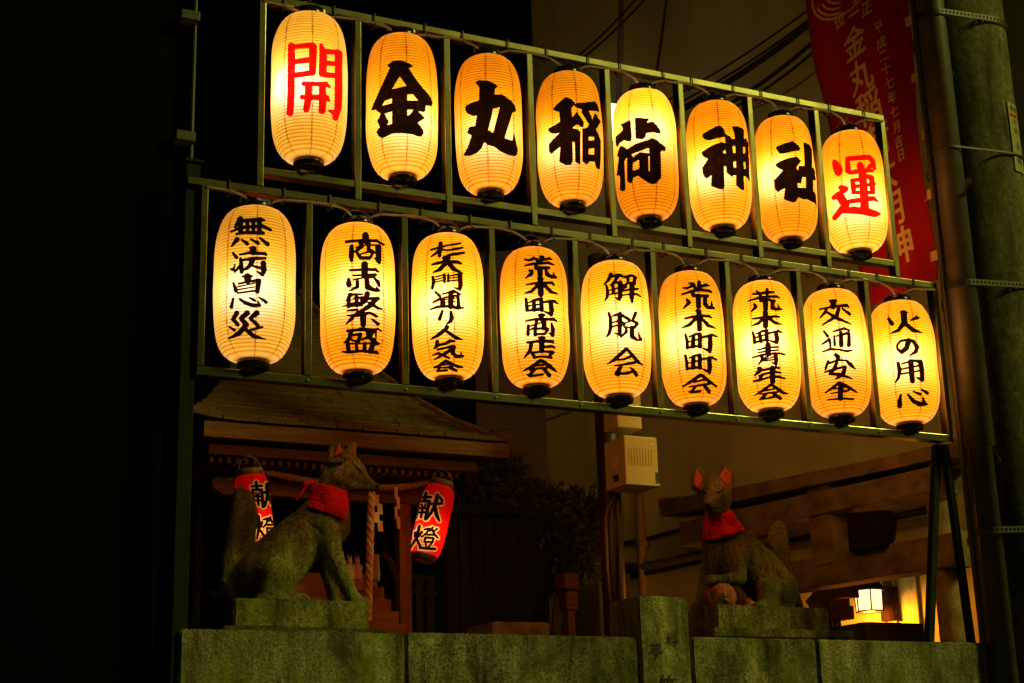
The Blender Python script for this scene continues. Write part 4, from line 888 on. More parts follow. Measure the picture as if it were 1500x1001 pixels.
# ------------------------------------------------------------------ sculpted stone foxes (signed-distance clay, meshed by surface nets)
def surfnet(Fg, org, h):
    S_ = Fg < 0; nx, ny, nz = Fg.shape
    c = [(i, j, k) for i in (0, 1) for j in (0, 1) for k in (0, 1)]
    sl = lambda o: (slice(o[0], nx - 1 + o[0]), slice(o[1], ny - 1 + o[1]), slice(o[2], nz - 1 + o[2]))
    cnt = np.zeros((nx - 1, ny - 1, nz - 1)); acc = np.zeros((nx - 1, ny - 1, nz - 1, 3))
    for a in c:
        for ax in range(3):
            if a[ax] == 1: continue
            bb = list(a); bb[ax] = 1
            fa, fb = Fg[sl(a)], Fg[sl(bb)]; m = (fa < 0) != (fb < 0)
            t = np.where(m, fa / np.where(m, fa - fb, 1), 0)
            for q in range(3): acc[..., q] += np.where(m, a[q] + (t if q == ax else 0), 0)
            cnt += m
    act = cnt > 0; ids = -np.ones(act.shape, int); ids[act] = np.arange(act.sum())
    ijk = np.argwhere(act); V = (ijk + acc[act] / cnt[act][:, None]) * h + org
    faces = []
    for ax in range(3):
        u, v = (ax + 1) % 3, (ax + 2) % 3
        lo = [slice(1, n - 1) for n in (nx, ny, nz)]; hi = list(lo)
        lo[ax] = slice(0, (nx, ny, nz)[ax] - 1); hi[ax] = slice(1, (nx, ny, nz)[ax])
        a = S_[tuple(lo)]; bq = S_[tuple(hi)]
        for flip, m in ((False, a & ~bq), (True, ~a & bq)):
            p = np.argwhere(m)
            if not len(p): continue
            base = p.copy()
            for d in range(3):
                if d != ax: base[:, d] += 1
            def idd(du_, dv_):
                q = base.copy(); q[:, u] -= du_; q[:, v] -= dv_; return ids[q[:, 0], q[:, 1], q[:, 2]]
            quad = np.stack([idd(1, 1), idd(0, 1), idd(0, 0), idd(1, 0)], 1)
            if flip: quad = quad[:, ::-1]
            faces.append(quad[(quad >= 0).all(1)])
    return V, np.concatenate(faces)
def smin(a, b, k):
    h = np.clip(0.5 + 0.5 * (b - a) / k, 0, 1); return b * (1 - h) + a * h - k * h * (1 - h)
class Clay:
    """primitives placed by where they show in an enlargement of the photo, each at its own real depth"""
    def __init__(s, ox, oy, k, Y, lo, hi, h):
        s.o = (ox, oy, k); s.Y = Y
        s.ppm = F_PX / (proj(at(ox + 400 / k, oy + 450 / k, Y))[2])
        s.lo = np.array(lo); s.h = h
        g = [np.arange(lo[i], hi[i], h) for i in range(3)]
        s.X, s.Yg, s.Z = np.meshgrid(*g, indexing='ij'); s.D = np.full(s.X.shape, 1e3)
    def P(s, u, v, y): return at(s.o[0] + u / s.o[2], s.o[1] + v / s.o[2], s.Y + y)
    def r(s, r): return r / s.o[2] / s.ppm
    def cone(s, pts, flat=None):
        D = np.full(s.X.shape, 1e3)
        pp = [(s.P(u, v, y), s.r(r)) for u, v, y, r in pts]
        if len(pp) == 1: pp.append((pp[0][0] + 1e-4, pp[0][1]))
        for (a, ra), (b, rb) in zip(pp, pp[1:]):
            e = b - a; m = e @ e; fy = flat or 1.0
            t = np.clip(((s.X - a[0]) * e[0] + (s.Yg - a[1]) * e[1] + (s.Z - a[2]) * e[2]) / m, 0, 1)
            d = np.sqrt((s.X - a[0] - t * e[0]) ** 2 + ((s.Yg - a[1] - t * e[1]) / fy) ** 2 + (s.Z - a[2] - t * e[2]) ** 2) - (ra + t * (rb - ra))
            D = np.minimum(D, d)
        return D
    def add(s, pts, k=0.03, flat=None): s.D = smin(s.D, s.cone(pts, flat), k)
    def cut(s, pts, k=0.006): s.D = -smin(-s.D, s.cone(pts), k)
    def plate(s, poly, y0, th, lean=0.0):
        Q = np.array([s.P(u, v, y0) for u, v in poly])
        d = sd_poly(Q[:, [0, 2]], s.X[:, 0, :], s.Z[:, 0, :])[:, None, :]
        yc = s.Y + y0 + lean * (s.Z - Q[:, 2].min())
        return np.maximum(d + 0.004, np.abs(s.Yg - yc) - th) - 0.004
    def image_poly(s, poly):
        x, y, _ = proj(np.stack([s.X, s.Yg, s.Z], -1)); k = s.o[2]
        return sd_poly(np.array(poly, float), (x - s.o[0]) * k, (y - s.o[1]) * k) / k / s.ppm
    def mesh(s, D, name, mat, parent, smooth=True):
        V, Fc = surfnet(D, s.lo, s.h)
        me = bpy.data.meshes.new(name); me.from_pydata((V - np.array(parent.location)).tolist(), [], Fc.tolist()); me.update()
        return link(name, me, mat, parent, smooth)
    def surf(s, u, v, D, lift=0.0015):
        d = ray(s.o[0] + u / s.o[2], s.o[1] + v / s.o[2]); d = d / d[1]
        ys = np.arange(s.lo[1], s.lo[1] + s.h * s.X.shape[1], s.h * 0.25)
        P = CAM + d * (ys[:, None] - CAM[1]); ix = np.round((P - s.lo) / s.h).astype(int)
        ok = ((ix >= 0) & (ix < np.array(s.X.shape))).all(1)
        for p, i, o in zip(P, ix, ok):
            if o and D[tuple(i)] < 0.0015: return p - d / np.linalg.norm(d) * lift
        return None
    def paint(s, D, lines, name, mat, parent, r=2.2):
        for ln in lines:
            q = []
            for (u0_, v0_), (u1_, v1_) in zip(ln, ln[1:]):
                for t in np.linspace(0, 1, 5): q.append(s.surf(u0_ + (u1_ - u0_) * t, v0_ + (v1_ - v0_) * t, D))
            q = [p for p in q if p is not None]
            if len(q) < 3: continue
            q = [q[0]] + [b_ for a_, b_ in zip(q, q[1:]) if np.linalg.norm(a_ - b_) > 1e-4]
            q = [(q[max(0, i - 1)] + q[i] + q[min(len(q) - 1, i + 1)]) / 3 for i in range(len(q))]
            m_ = len(q); b = MB(); b.tube(q, [s.r(r) * (0.35 + 0.65 * math.sin(math.pi * (i + 0.5) / m_)) for i in range(m_)], 6); b.build(name, MT[mat], parent, smooth=True)
    def groove(s, lines, r, k=0.006):
        D0 = s.D.copy()
        for ln in lines:
            q = []
            for (u0_, v0_), (u1_, v1_) in zip(ln, ln[1:]):
                for t in np.linspace(0, 1, 4): q.append(s.surf(u0_ + (u1_ - u0_) * t, v0_ + (v1_ - v0_) * t, D0, 0.0))
            q = [p for p in q if p is not None]
            for a, b in zip(q, q[1:]):
                e = b - a; m = e @ e
                if m < 1e-9 or m > 0.01: continue
                t = np.clip(((s.X - a[0]) * e[0] + (s.Yg - a[1]) * e[1] + (s.Z - a[2]) * e[2]) / m, 0, 1)
                d = np.sqrt((s.X - a[0] - t * e[0]) ** 2 + (s.Yg - a[1] - t * e[1]) ** 2 + (s.Z - a[2] - t * e[2]) ** 2) - s.r(r)
                s.D = -smin(-s.D, d, k)
    def rough(s, D, amp=0.003):
        X, Y, Z = s.X, s.Yg, s.Z
        n = np.sin(61 * X + 3 * np.sin(43 * Z)) * np.sin(57 * Y + 2 * np.sin(39 * X)) * np.sin(67 * Z + 2 * np.sin(51 * Y)) + 0.5 * np.sin(131 * X + 2 * np.sin(97 * Z)) * np.sin(121 * Z + 2 * np.sin(111 * Y))
        return D + amp * n

# --- left fox, side view, facing right
YL = 0.58
c = Clay(320, 630, 3.336, YL, (1.40, 0.36, 2.14), (2.20, 0.86, 2.92), 0.0068)
base = c.P(380, 864, 0)
FL = empty('fox_statue', (base[0], YL, base[2]), 'mossy stone fox sitting in profile with head raised, wearing a red bib', 'statue', 'stone foxes')
c.add([(505, 470, 0, 106), (400, 560, 0, 122), (250, 720, 0, 128)], 0.05)            # chest to rump
c.add([(470, 420, 0, 70), (320, 560, 0, 95), (190, 690, 0, 100)], 0.04)                # back line
c.add([(190, 780, 0.0, 88)], 0.04)
c.add([(560, 480, -0.01, 78), (560, 420, 0, 80)], 0.04)
c.add([(520, 440, 0, 95), (540, 330, 0, 78), (560, 240, -0.005, 66)], 0.045)         # neck
neck = c.D.copy()
c.add([(600, 205, -0.015, 70)], 0.03)
c.add([(575, 235, -0.05, 46)], 0.03); c.add([(600, 225, 0.03, 46)], 0.03)             # cheeks
c.add([(650, 205, -0.02, 52), (700, 240, -0.03, 40), (752, 275, -0.04, 24), (768, 280, -0.043, 20)], 0.018)
c.add([(640, 270, -0.025, 34), (735, 292, -0.038, 15)], 0.014)
c.add([(660, 165, -0.02, 40), (700, 190, -0.028, 22)], 0.02)
ear1 = c.plate([(528, 165), (535, 105), (553, 65), (586, 30), (600, 55), (614, 112), (606, 165)], -0.062, 0.014)
ear2 = c.plate([(606, 125), (630, 85), (655, 58), (670, 66), (668, 150), (610, 160)], 0.045, 0.013)
c.D = smin(c.D, ear1, 0.012); c.D = smin(c.D, ear2, 0.012)
c.cut([(588, 92, -0.082, 12), (582, 125, -0.086, 18)], 0.006)
c.add([(530, 500, -0.07, 62), (556, 600, -0.075, 52), (606, 720, -0.075, 40), (650, 812, -0.08, 35)], 0.03)   # near fore leg
c.add([(660, 838, -0.08, 30), (700, 842, -0.08, 28), (722, 846, -0.085, 20)], 0.02)
c.add([(520, 540, 0.07, 52), (520, 640, 0.075, 42), (555, 780, 0.075, 33), (566, 838, 0.075, 30), (590, 846, 0.07, 22)], 0.025)
c.add([(275, 715, -0.085, 84), (250, 780, -0.085, 72)], 0.022)                            # thigh
c.add([(320, 700, -0.09, 44), (345, 800, -0.095, 34)], 0.02)
c.add([(200, 838, -0.10, 30), (330, 838, -0.11, 30), (415, 832, -0.115, 32), (440, 842, -0.115, 22)], 0.02)
c.add([(200, 838, 0.08, 30), (330, 838, 0.09, 30), (400, 840, 0.10, 28)], 0.02)
c.add([(120, 838, 0.02, 34), (60, 805, 0.03, 34), (45, 740, 0.03, 40), (75, 640, 0.03, 56), (112, 520, 0.03, 68), (126, 420, 0.03, 68), (122, 350, 0.03, 58), (104, 305, 0.03, 30)], 0.02, flat=0.8)  # tail
for u, v, y in ((712, 838, -0.105), (700, 850, -0.107), (432, 832, -0.14), (420, 846, -0.142)): c.cut([(u, v, y - 0.012, 3), (u + 26, v + 4, y, 4)], 0.004)
c.cut([(655, 162, -0.075, 5), (690, 195, -0.078, 5), (708, 215, -0.07, 4)], 0.004)   # closed eye
c.cut([(765, 300, -0.07, 3), (700, 296, -0.075, 4), (640, 300, -0.075, 4)], 0.004)   # mouth
c.cut([(535, 180, -0.10, 4), (545, 230, -0.10, 5), (575, 262, -0.10, 4)], 0.006)
c.cut([(500, 560, -0.125, 6), (520, 640, -0.125, 6), (590, 760, -0.12, 5)], 0.006)  # groove along the leg
c.cut([(245, 650, -0.17, 5), (310, 640, -0.17, 5), (340, 680, -0.165, 5), (345, 740, -0.16, 5)], 0.006)
for q in range(4): c.cut([(700 + q * 3, 232 + q * 12, -0.078 + q * 0.002, 2), (752, 264 + q * 7, -0.072, 2)], 0.003)
c.groove([[(212, 668), (235, 640), (275, 630), (315, 645), (338, 685), (340, 730), (325, 765)], [(486, 560), (500, 610), (530, 680), (575, 775), (600, 830)], [(400, 418), (450, 455), (500, 505)],
          [(534, 190), (538, 225), (555, 255), (590, 270)], [(700, 832), (712, 850)], [(716, 828), (728, 846)], [(418, 826), (428, 846)], [(405, 828), (412, 848)], [(475, 640), (448, 700), (400, 755)]], 7)
c.groove([[(655, 162), (678, 184), (704, 208)], [(742, 296), (700, 292), (645, 298)], [(712, 236), (756, 262)], [(706, 246), (752, 272)], [(702, 256), (748, 280)]], 4, 0.003)
zb_ = c.P(380, 866, 0)[2]
D = np.maximum(c.rough(c.D, 0.0018), zb_ - c.Z)
c.mesh(D, 'body', MT['foxstone'], FL)
c.paint(D, [[(655, 160), (675, 182), (700, 205), (710, 218)]], 'eye', 'carve', FL, 4.5)
c.paint(D, [[(772, 292), (735, 292), (690, 288), (640, 296)]], 'mouth', 'carve', FL, 3.5)
c.paint(D, [[(612, 128), (630, 152)], [(625, 122), (645, 150)], [(640, 124), (655, 148)]], 'brow_paint', 'earred', FL, 4)
c.paint(D, [[(768, 268), (782, 274), (778, 284)]], 'nose', 'carve', FL, 7)
sh = np.abs(neck - 0.009 - 0.010 * np.clip((c.P(0, 300, 0)[2] - c.Z) / 0.12, 0, 1) - 0.006 * np.sin(45 * c.X + 30 * c.Z)) - 0.004
D2 = np.maximum(sh, c.image_poly([(448, 262), (470, 255), (560, 270), (632, 300), (640, 375), (620, 448), (545, 412), (436, 378)]))
c.mesh(D2, 'bib', MT['bib'], FL)
c.mesh(c.plate([(560, 138), (588, 52), (607, 112)], -0.080, 0.004), 'inner_ear', MT['earred'], FL)
c.mesh(c.plate([(646, 132), (662, 80), (664, 136)], 0.029, 0.004), 'inner_ear', MT['earred'], FL)
b = MB(); pts = [c.P(u, v, y) for u, v, y in ((470, 258, -0.07), (440, 262, -0.085), (414, 268, -0.09), (425, 258, -0.085), (450, 258, -0.075))]; b.tube(pts, 0.006, 6)
b.tube([c.P(u, v, y) for u, v, y in ((438, 262, -0.085), (415, 295, -0.09), (380, 342, -0.088))], 0.004, 6); b.build('bib_tie', MT['bib'], FL)

def plinth(name, a, bb, zt, zb2, lab, ledge=0.05, zl=1.2, mat='foxstone', base_h=0.03):
    e = empty(name, ((a[0] + bb[0]) / 2, (a[1] + bb[1]) / 2, zl), lab, 'plinth', 'plinths of the foxes')
    b = MB(); rough_box(b, (a[0], a[1], zb2), (bb[0], bb[1], zt), seed=int(a[0] * 9)); b.build('block', MT[mat], e)
    b = MB(); rough_box(b, (a[0] - ledge, a[1] - ledge, zb2 - base_h), (bb[0] + ledge, bb[1] + ledge, zb2 - 0.0005), seed=3); b.build('base_slab', MT['foxbrown'], e)
    b = MB(); rough_box(b, (a[0] - 0.02, a[1] - 0.02, zl), (bb[0] + 0.02, bb[1] + 0.02, zb2 - base_h - 0.0005), seed=5); b.build('pedestal', MT['granite'], e)
    return e
yfL = 0.37
pa, pb2 = at(343, 892, yfL), at(541, 892, yfL)
plinth('stone_plinth', (pa[0], yfL, 0), (pb2[0], 0.80, 0), zb_ + 0.001, at(440, 921, yfL)[2], 'oblong mossy plinth under the fox seen in profile')

# --- right fox, body turned left, head turned to the street, paw on a ball
YR = 0.66
c = Clay(980, 670, 3.85, YR, (3.42, 0.36, 2.16), (4.22, 0.95, 2.93), 0.0068)
base = c.P(430, 870, 0)
FR = empty('fox_statue', (base[0], YR, base[2]), 'brown stone fox facing the street in a red bib, paw resting on a ball', 'statue', 'stone foxes')
c.add([(308, 520, -0.02, 112), (400, 580, 0.0, 112), (560, 730, 0.02, 118)], 0.05)
c.add([(400, 480, 0.0, 75), (520, 600, 0.02, 90), (640, 740, 0.03, 92), (640, 800, 0.03, 80)], 0.05)
c.add([(310, 600, -0.04, 100), (300, 660, -0.03, 85)], 0.04)
c.add([(310, 470, -0.02, 108), (285, 380, -0.035, 84), (268, 300, -0.05, 66)], 0.04)
neck = c.D.copy()
c.add([(255, 195, -0.07, 82)], 0.03); c.add([(252, 150, -0.065, 62)], 0.03)
c.add([(205, 225, -0.07, 48)], 0.03); c.add([(302, 232, -0.07, 52)], 0.03)
c.add([(242, 225, -0.12, 48), (230, 258, -0.165, 34), (226, 266, -0.180, 26)], 0.02)
c.add([(250, 285, -0.10, 46), (238, 296, -0.145, 30)], 0.014)
c.D = smin(c.D, c.plate([(132, 168), (124, 118), (138, 75), (152, 50), (172, 52), (190, 90), (212, 130), (190, 180), (160, 195)], -0.098, 0.014), 0.010)
c.D = smin(c.D, c.plate([(262, 130), (285, 85), (305, 48), (328, 46), (350, 80), (360, 115), (352, 170), (330, 195), (290, 180)], -0.098, 0.014), 0.010)
c.cut([(158, 100, -0.124, 14), (160, 150, -0.127, 17)], 0.006); c.cut([(320, 90, -0.124, 16), (328, 140, -0.128, 20)], 0.006)
c.add([(232, 252, -0.176, 18), (222, 264, -0.192, 13)], 0.01)
c.cut([(190, 190, -0.155, 5), (215, 203, -0.155, 5)], 0.004); c.cut([(262, 200, -0.155, 6), (290, 192, -0.15, 6), (308, 182, -0.14, 5)], 0.004)
c.cut([(196, 282, -0.155, 4), (236, 290, -0.185, 4), (275, 282, -0.16, 4), (328, 268, -0.13, 4)], 0.004)
c.cut([(222, 272, -0.215, 3), (228, 284, -0.205, 3)], 0.003)
c.add([(385, 590, -0.09, 62), (392, 680, -0.10, 42)], 0.03)
c.add([(392, 684, -0.10, 36), (300, 690, -0.12, 26), (240, 690, -0.12, 26), (222, 694, -0.12, 24)], 0.014)
c.add([(235, 600, 0.05, 52), (205, 720, 0.05, 40), (170, 840, 0.03, 30), (150, 850, 0.01, 28)], 0.025)
c.add([(570, 750, -0.085, 78), (560, 800, -0.09, 66)], 0.02)
c.add([(490, 848, -0.13, 28), (520, 838, -0.125, 28), (620, 850, -0.11, 28), (690, 855, -0.06, 28)], 0.018)
c.add([(735, 835, 0.08, 24), (712, 790, 0.09, 34), (668, 680, 0.09, 46), (628, 575, 0.09, 64), (612, 480, 0.09, 70), (615, 420, 0.09, 60), (622, 385, 0.09, 34)], 0.016, flat=0.75)
c.cut([(520, 690, -0.19, 5), (570, 662, -0.19, 5), (620, 685, -0.18, 5)], 0.006)
for u in (478, 492, 508): c.cut([(u, 838, -0.175, 3), (u - 4, 862, -0.18, 3)], 0.004)
for v in (682, 692, 702): c.cut([(205, v, -0.15, 3), (228, v, -0.155, 3)], 0.003)
c.groove([[(518, 700), (545, 668), (585, 658), (620, 672), (640, 710)], [(412, 560), (425, 620), (415, 690)], [(470, 610), (430, 560)], [(475, 835), (470, 862)], [(490, 832), (486, 862)], [(505, 830), (503, 862)],
          [(208, 682), (226, 686)], [(206, 694), (226, 698)], [(545, 470), (560, 560), (610, 660)]], 7)
c.groove([[(186, 188), (202, 198), (216, 202)], [(262, 204), (286, 197), (310, 182)], [(196, 284), (222, 296), (250, 292), (285, 286), (328, 266)]], 5, 0.003)
zb2_ = c.P(430, 872, 0)[2]
D = np.maximum(c.rough(c.D, 0.0018), zb2_ - c.Z)
c.mesh(D, 'body', MT['foxbrown'], FR)
c.paint(D, [[(186, 186), (200, 196), (214, 200)], [(262, 202), (285, 196), (308, 182)]], 'eye', 'carve', FR, 6)
c.paint(D, [[(196, 284), (222, 296), (245, 292), (280, 286), (328, 268)]], 'mouth', 'carve', FR, 4)
c.paint(D, [[(172, 172), (180, 188)], [(184, 168), (190, 182)], [(290, 168), (282, 182)], [(305, 162), (298, 178)], [(316, 164), (310, 176)]], 'brow_paint', 'earred', FR, 4)
sh = np.abs(neck - 0.010 - 0.014 * np.clip((c.P(0, 330, 0)[2] - c.Z) / 0.12, 0, 1) - 0.007 * np.sin(50 * c.X - 34 * c.Z) - 0.004 * np.sin(80 * c.Z + 20 * c.X)) - 0.004
D2 = np.maximum(sh, c.image_poly([(208, 312), (300, 318), (345, 292), (372, 320), (388, 352), (432, 408), (360, 442), (290, 462), (183, 470), (188, 400)]))
D2 = np.maximum(D2, c.Z - c.P(0, 292, 0)[2])
c.mesh(D2, 'bib', MT['bib'], FR)
c.mesh(c.plate([(137, 155), (148, 72), (160, 78), (192, 125), (160, 182)], -0.112, 0.004), 'inner_ear', MT['earred'], FR)
c.mesh(c.plate([(272, 118), (312, 58), (335, 75), (352, 112), (342, 168), (305, 150)], -0.112, 0.004), 'inner_ear', MT['earred'], FR)
# nose: dark painted tip
b = MB(); q = c.P(219, 268, -0.20); b.lathe([(0.001, -0.009), (0.008, -0.006), (0.010, 0), (0.007, 0.006), (0.001, 0.008)], 12, q); b.build('nose', MT['carve'], FR, smooth=True)
# decorated ball under the paw
m, nt, bs = new_mat('temari_ball'); bs.inputs['Roughness'].default_value = 0.85
vv = objco(nt, (1, 1, 1))
wv = node(nt, 'ShaderNodeTexVoronoi'); wv.inputs['Scale'].default_value = 15; wv.feature = 'DISTANCE_TO_EDGE'; nt.links.new(vv, wv.inputs['Vector'])
nt.links.new(ramp(nt, wv.outputs['Distance'], [(0.08, (0.30, 0.05, 0.02)), (0.13, (0.05, 0.06, 0.025)), (0.4, (0.09, 0.09, 0.03))]), bs.inputs['Base Color'])
bn_ = node(nt, 'ShaderNodeBump'); bn_.inputs['Distance'].default_value = 0.01; nt.links.new(wv.outputs['Distance'], bn_.inputs['Height']); nt.links.new(bn_.outputs[0], bs.inputs['Normal'])
MT['ballgreen'] = plain('ball_green', (0.05, 0.06, 0.02), (0.10, 0.10, 0.035), 0.85, 0, 30, bump=0.3)
MT['ballred'] = plain('ball_red', (0.34, 0.06, 0.02), (0.22, 0.05, 0.02), 0.8, 0, 30)
q = c.P(287, 795, -0.10); rb = c.r(88)
b = MB(); b.lathe([(rb * math.sin(math.pi * k / 24) + 1e-4, -rb * math.cos(math.pi * k / 24)) for k in range(25)], 40, (0, 0, 0), caps=False)
bo = b.build('ball', MT['ballgreen'], FR, origin=(0, 0, 0), smooth=True); bo.location = Vector(q) - FR.location
bb_ = MB()
def petal(c0, t1, L, wd):
    c0 = Vector(c0).normalized(); t = Vector(t1); t = (t - c0 * t.dot(c0)).normalized(); s_ = c0.cross(t)
    n = 10; V = []
    for k in range(n + 1):
        a = L * k / n; w_ = wd * math.sin(math.pi * k / n); p = c0 * math.cos(a) + t * math.sin(a)
        for e in (-w_, 0, w_): V.append(tuple((p + s_ * e).normalized() * (rb + (0.0035 if e == 0 else 0.001))))
    bb_.add(V, [(3 * k + i, 3 * k + 3 + i, 3 * k + 4 + i, 3 * k + 1 + i) for k in range(n) for i in (0, 1)])
ico = [Vector(v).normalized() for v in ((-0.35, -0.8, 0.5), (0.55, -0.75, 0.35), (-0.75, -0.4, -0.5), (0.2, -0.9, -0.4), (-0.9, 0.0, 0.42), (0.95, -0.1, -0.2), (0, 0.2, 1))]
for v in ico:
    t0 = v.cross(Vector((0.3, 0.2, 1))).normalized()
    for k in range(6): petal(v, Matrix.Rotation(k * math.pi / 3, 3, v) @ t0, 0.62, 0.14)
po = bb_.build('red_petals', MT['ballred'], FR, origin=(0, 0, 0)); po.parent = bo
yfR = 0.47
pa, pb2 = at(1051, 903, yfR), at(1215, 903, yfR)
plinth('stone_plinth', (pa[0], yfR, 0), (pb2[0], 0.97, 0), zb2_ + 0.001, at(1100, 923, yfR)[2], 'stepped mossy plinth beside the inscribed post, under the fox with the ball', ledge=0.07, base_h=0.04)
# ------------------------------------------------------------------ wooden shrine building
YE = 2.2
eR, eL = at(748, 645, YE), at(300, 616, YE)
zE = (eR[2] + eL[2]) / 2
shr = empty('shrine_hall', ((eL[0] + eR[0]) / 2, 3.2, 1.2), 'small old wooden shrine hall with shingled curving roof behind the left fox', 'shrine')
run = [0, 0.12, 0.30, 0.50, 0.72, 0.95, 1.20]; rise = [0, 0.05, 0.15, 0.30, 0.50, 0.76, 1.08]
XL, XR = eL[0] - 0.10, eR[0]
def roof_pt(s, t, lift=0):
    r = np.interp(t, np.linspace(0, 1, 7), run); z = np.interp(t, np.linspace(0, 1, 7), rise)
    ins = r * 0.62; cu = 0.03 * max(0, (0.18 - s) / 0.18) ** 2
    return (XL + ins + (XR - XL - 2 * ins) * s, YE + r, zE + z + cu * (1 - t) + lift)
b = MB(); rows = 15; ns = 46
for k in range(rows):          # overlapping shingle courses, each a real step, split into individual shingles of uneven width
    R2 = random.Random(k)
    xs = [0.0]
    while xs[-1] < 1: xs.append(min(1.0, xs[-1] + R2.uniform(0.05, 0.12)))
    for s0, s1 in zip(xs, xs[1:]):
        e = R2.uniform(-0.002, 0.003); g = 0.0018
        t0, t1 = k / rows, (k + 1.25) / rows
        n = 3; V = []
        for j in range(n + 1):
            s = s0 + g + (s1 - s0 - 2 * g) * j / n
            V += [roof_pt(s, t0, 0.020 + e), roof_pt(s, min(1, t1), 0.004 + e), roof_pt(s, t0, 0.002)]
        b.add(V, [q for j in range(n) for q in ((3 * j, 3 * j + 3, 3 * j + 4, 3 * j + 1), (3 * j + 2, 3 * j + 5, 3 * j + 3, 3 * j))])
b.build('roof', MT['shingle'], shr)
# closed body under the shingles: hip sides and soffit
b = MB(); V = [roof_pt(s, t, -0.004) for t in np.linspace(0, 1, 13) for s in (0, 1)]; n = 13
b.add(V, [(2 * i, 2 * i + 1, 2 * i + 3, 2 * i + 2) for i in range(n - 1)])
back = [(v[0], 2 * (YE + 1.2) - v[1], v[2]) for v in V]
b.add(back, [(2 * i + 1, 2 * i, 2 * i + 2, 2 * i + 3) for i in range(n - 1)])
allv = V + back
b.add(allv, [(2 * i + 1, 2 * n + 2 * i + 1, 2 * n + 2 * i + 3, 2 * i + 3) for i in range(n - 1)] + [(2 * n + 2 * i, 2 * i, 2 * i + 2, 2 * n + 2 * i + 2) for i in range(n - 1)])
b.build('roof_deck', MT['shingle'], shr)
# hip ridges
b = MB(); b.tube([roof_pt(1, t, 0.012) for t in np.linspace(0, 1, 13)], 0.022, 8); b.build('hip_ridge', MT['wood'], shr)
hF = (23) / 300.0
def plank(name, x0, x1, y0, y1, z0, z1, mat='wood', bev=0.004):
    b = MB(); b.box((x0, y0, z0), (x1, y1, z1)); return b.build(name, MT[mat], shr, bevel=bev)
plank('fascia', XL + 0.10, XR - 0.005, YE + 0.012, YE + 0.06, zE - 0.082, zE - 0.006)
plank('eave_board', XL + 0.16, XR - 0.13, YE + 0.14, YE + 0.18, zE - 0.135, zE - 0.085)
for k in range(34):
    x = XL + 0.18 + k * 0.043
    if x > XR - 0.16: break
    plank('rafter', x, x + 0.020, YE + 0.19, YE + 0.75, zE - 0.165, zE - 0.138, bev=0)
plank('soffit', XL + 0.12, XR - 0.10, YE + 0.065, YE + 1.1, zE - 0.078, zE - 0.07, 'darkwood', 0)
plank('bracket', XR - 0.19, XR - 0.12, YE + 0.15, YE + 0.5, zE - 0.20, zE - 0.137, 'darkwood')
yP = 2.62
bm0 = at(505, 722, yP); bm1 = at(602, 722, yP)
pw = 0.06
px_ = at(590, 735, yP)[0]; pxl = at(374, 760, yP)[0]
plank('lintel', pxl - 0.12, px_ + 0.08, yP - 0.03, yP + 0.05, bm0[2] - 0.045, bm0[2] + 0.045, 'wood')
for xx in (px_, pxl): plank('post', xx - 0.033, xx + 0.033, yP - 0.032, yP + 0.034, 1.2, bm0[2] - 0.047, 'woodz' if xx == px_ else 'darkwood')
# carved beam nosings
for xx, sg_ in ((px_ + 0.08, 1), (pxl - 0.12, -1)):
    b = MB(); z0_ = bm0[2]
    prf = [(0, -0.045), (0.05, -0.05), (0.10, -0.02), (0.115, 0.015), (0.09, 0.045), (0.05, 0.035), (0.0, 0.045)]
    V = [(xx + sg_ * a, yP - 0.025, z0_ + h) for a, h in prf] + [(xx + sg_ * a, yP + 0.045, z0_ + h) for a, h in prf]; m_ = len(prf)
    b.add(V, [tuple(range(m_)), tuple(reversed(range(m_, 2 * m_)))] + [(i, i + m_, (i + 1) % m_ + m_, (i + 1) % m_) for i in range(m_)]); b.build('nosing', MT['wood'], shr, bevel=0.006)
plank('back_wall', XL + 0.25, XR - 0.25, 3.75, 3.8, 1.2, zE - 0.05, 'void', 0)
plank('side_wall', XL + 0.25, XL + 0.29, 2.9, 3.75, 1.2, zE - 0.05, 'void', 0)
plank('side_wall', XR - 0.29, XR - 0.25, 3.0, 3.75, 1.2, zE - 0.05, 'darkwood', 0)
# inner lattice doors, faint
for k in range(9):
    x = pxl + 0.12 + k * 0.12; plank('lattice_bar', x, x + 0.022, 3.45, 3.475, 1.9, 2.95, 'darkwood', 0)
plank('floor', pxl - 0.1, px_ + 0.2, 3.06, 3.7, 2.55, 2.60, 'darkwood')
for k in range(5):             # steps up to the hall
    z1 = at(560, 766 + k * 27, 2.80)[2] if False else 2.67 - k * 0.075
    plank('step', pxl + 0.10, px_ - 0.05, 2.86 - k * 0.10, 3.02 - k * 0.10 if k else 3.05, z1 - 0.074, z1, 'steps')
# handrail at the right of the steps
b = MB(); b.tube([at(560, 812, 2.75), at(572, 822, 2.72), at(582, 850, 2.68), at(590, 900, 2.6)], 0.016, 8); b.build('handrail', MT['wood'], shr, smooth=True)
for (xa, ya, xb, yb_) in ((600, 845, 636, 850), (600, 868, 640, 872)):
    p_, q_ = at(xa, ya, 2.9), at(xb, yb_, 2.9); b = MB(); b.beam(p_, q_, 0.03, 0.03); b.build('veranda_rail', MT['darkwood'], shr)
for px in (612, 628): 
    p_ = at(px, 845, 2.9); b = MB(); b.box((p_[0] - 0.02, 2.88, 1.2), (p_[0] + 0.02, 2.92, p_[2])); b.build('veranda_post', MT['darkwood'], shr)
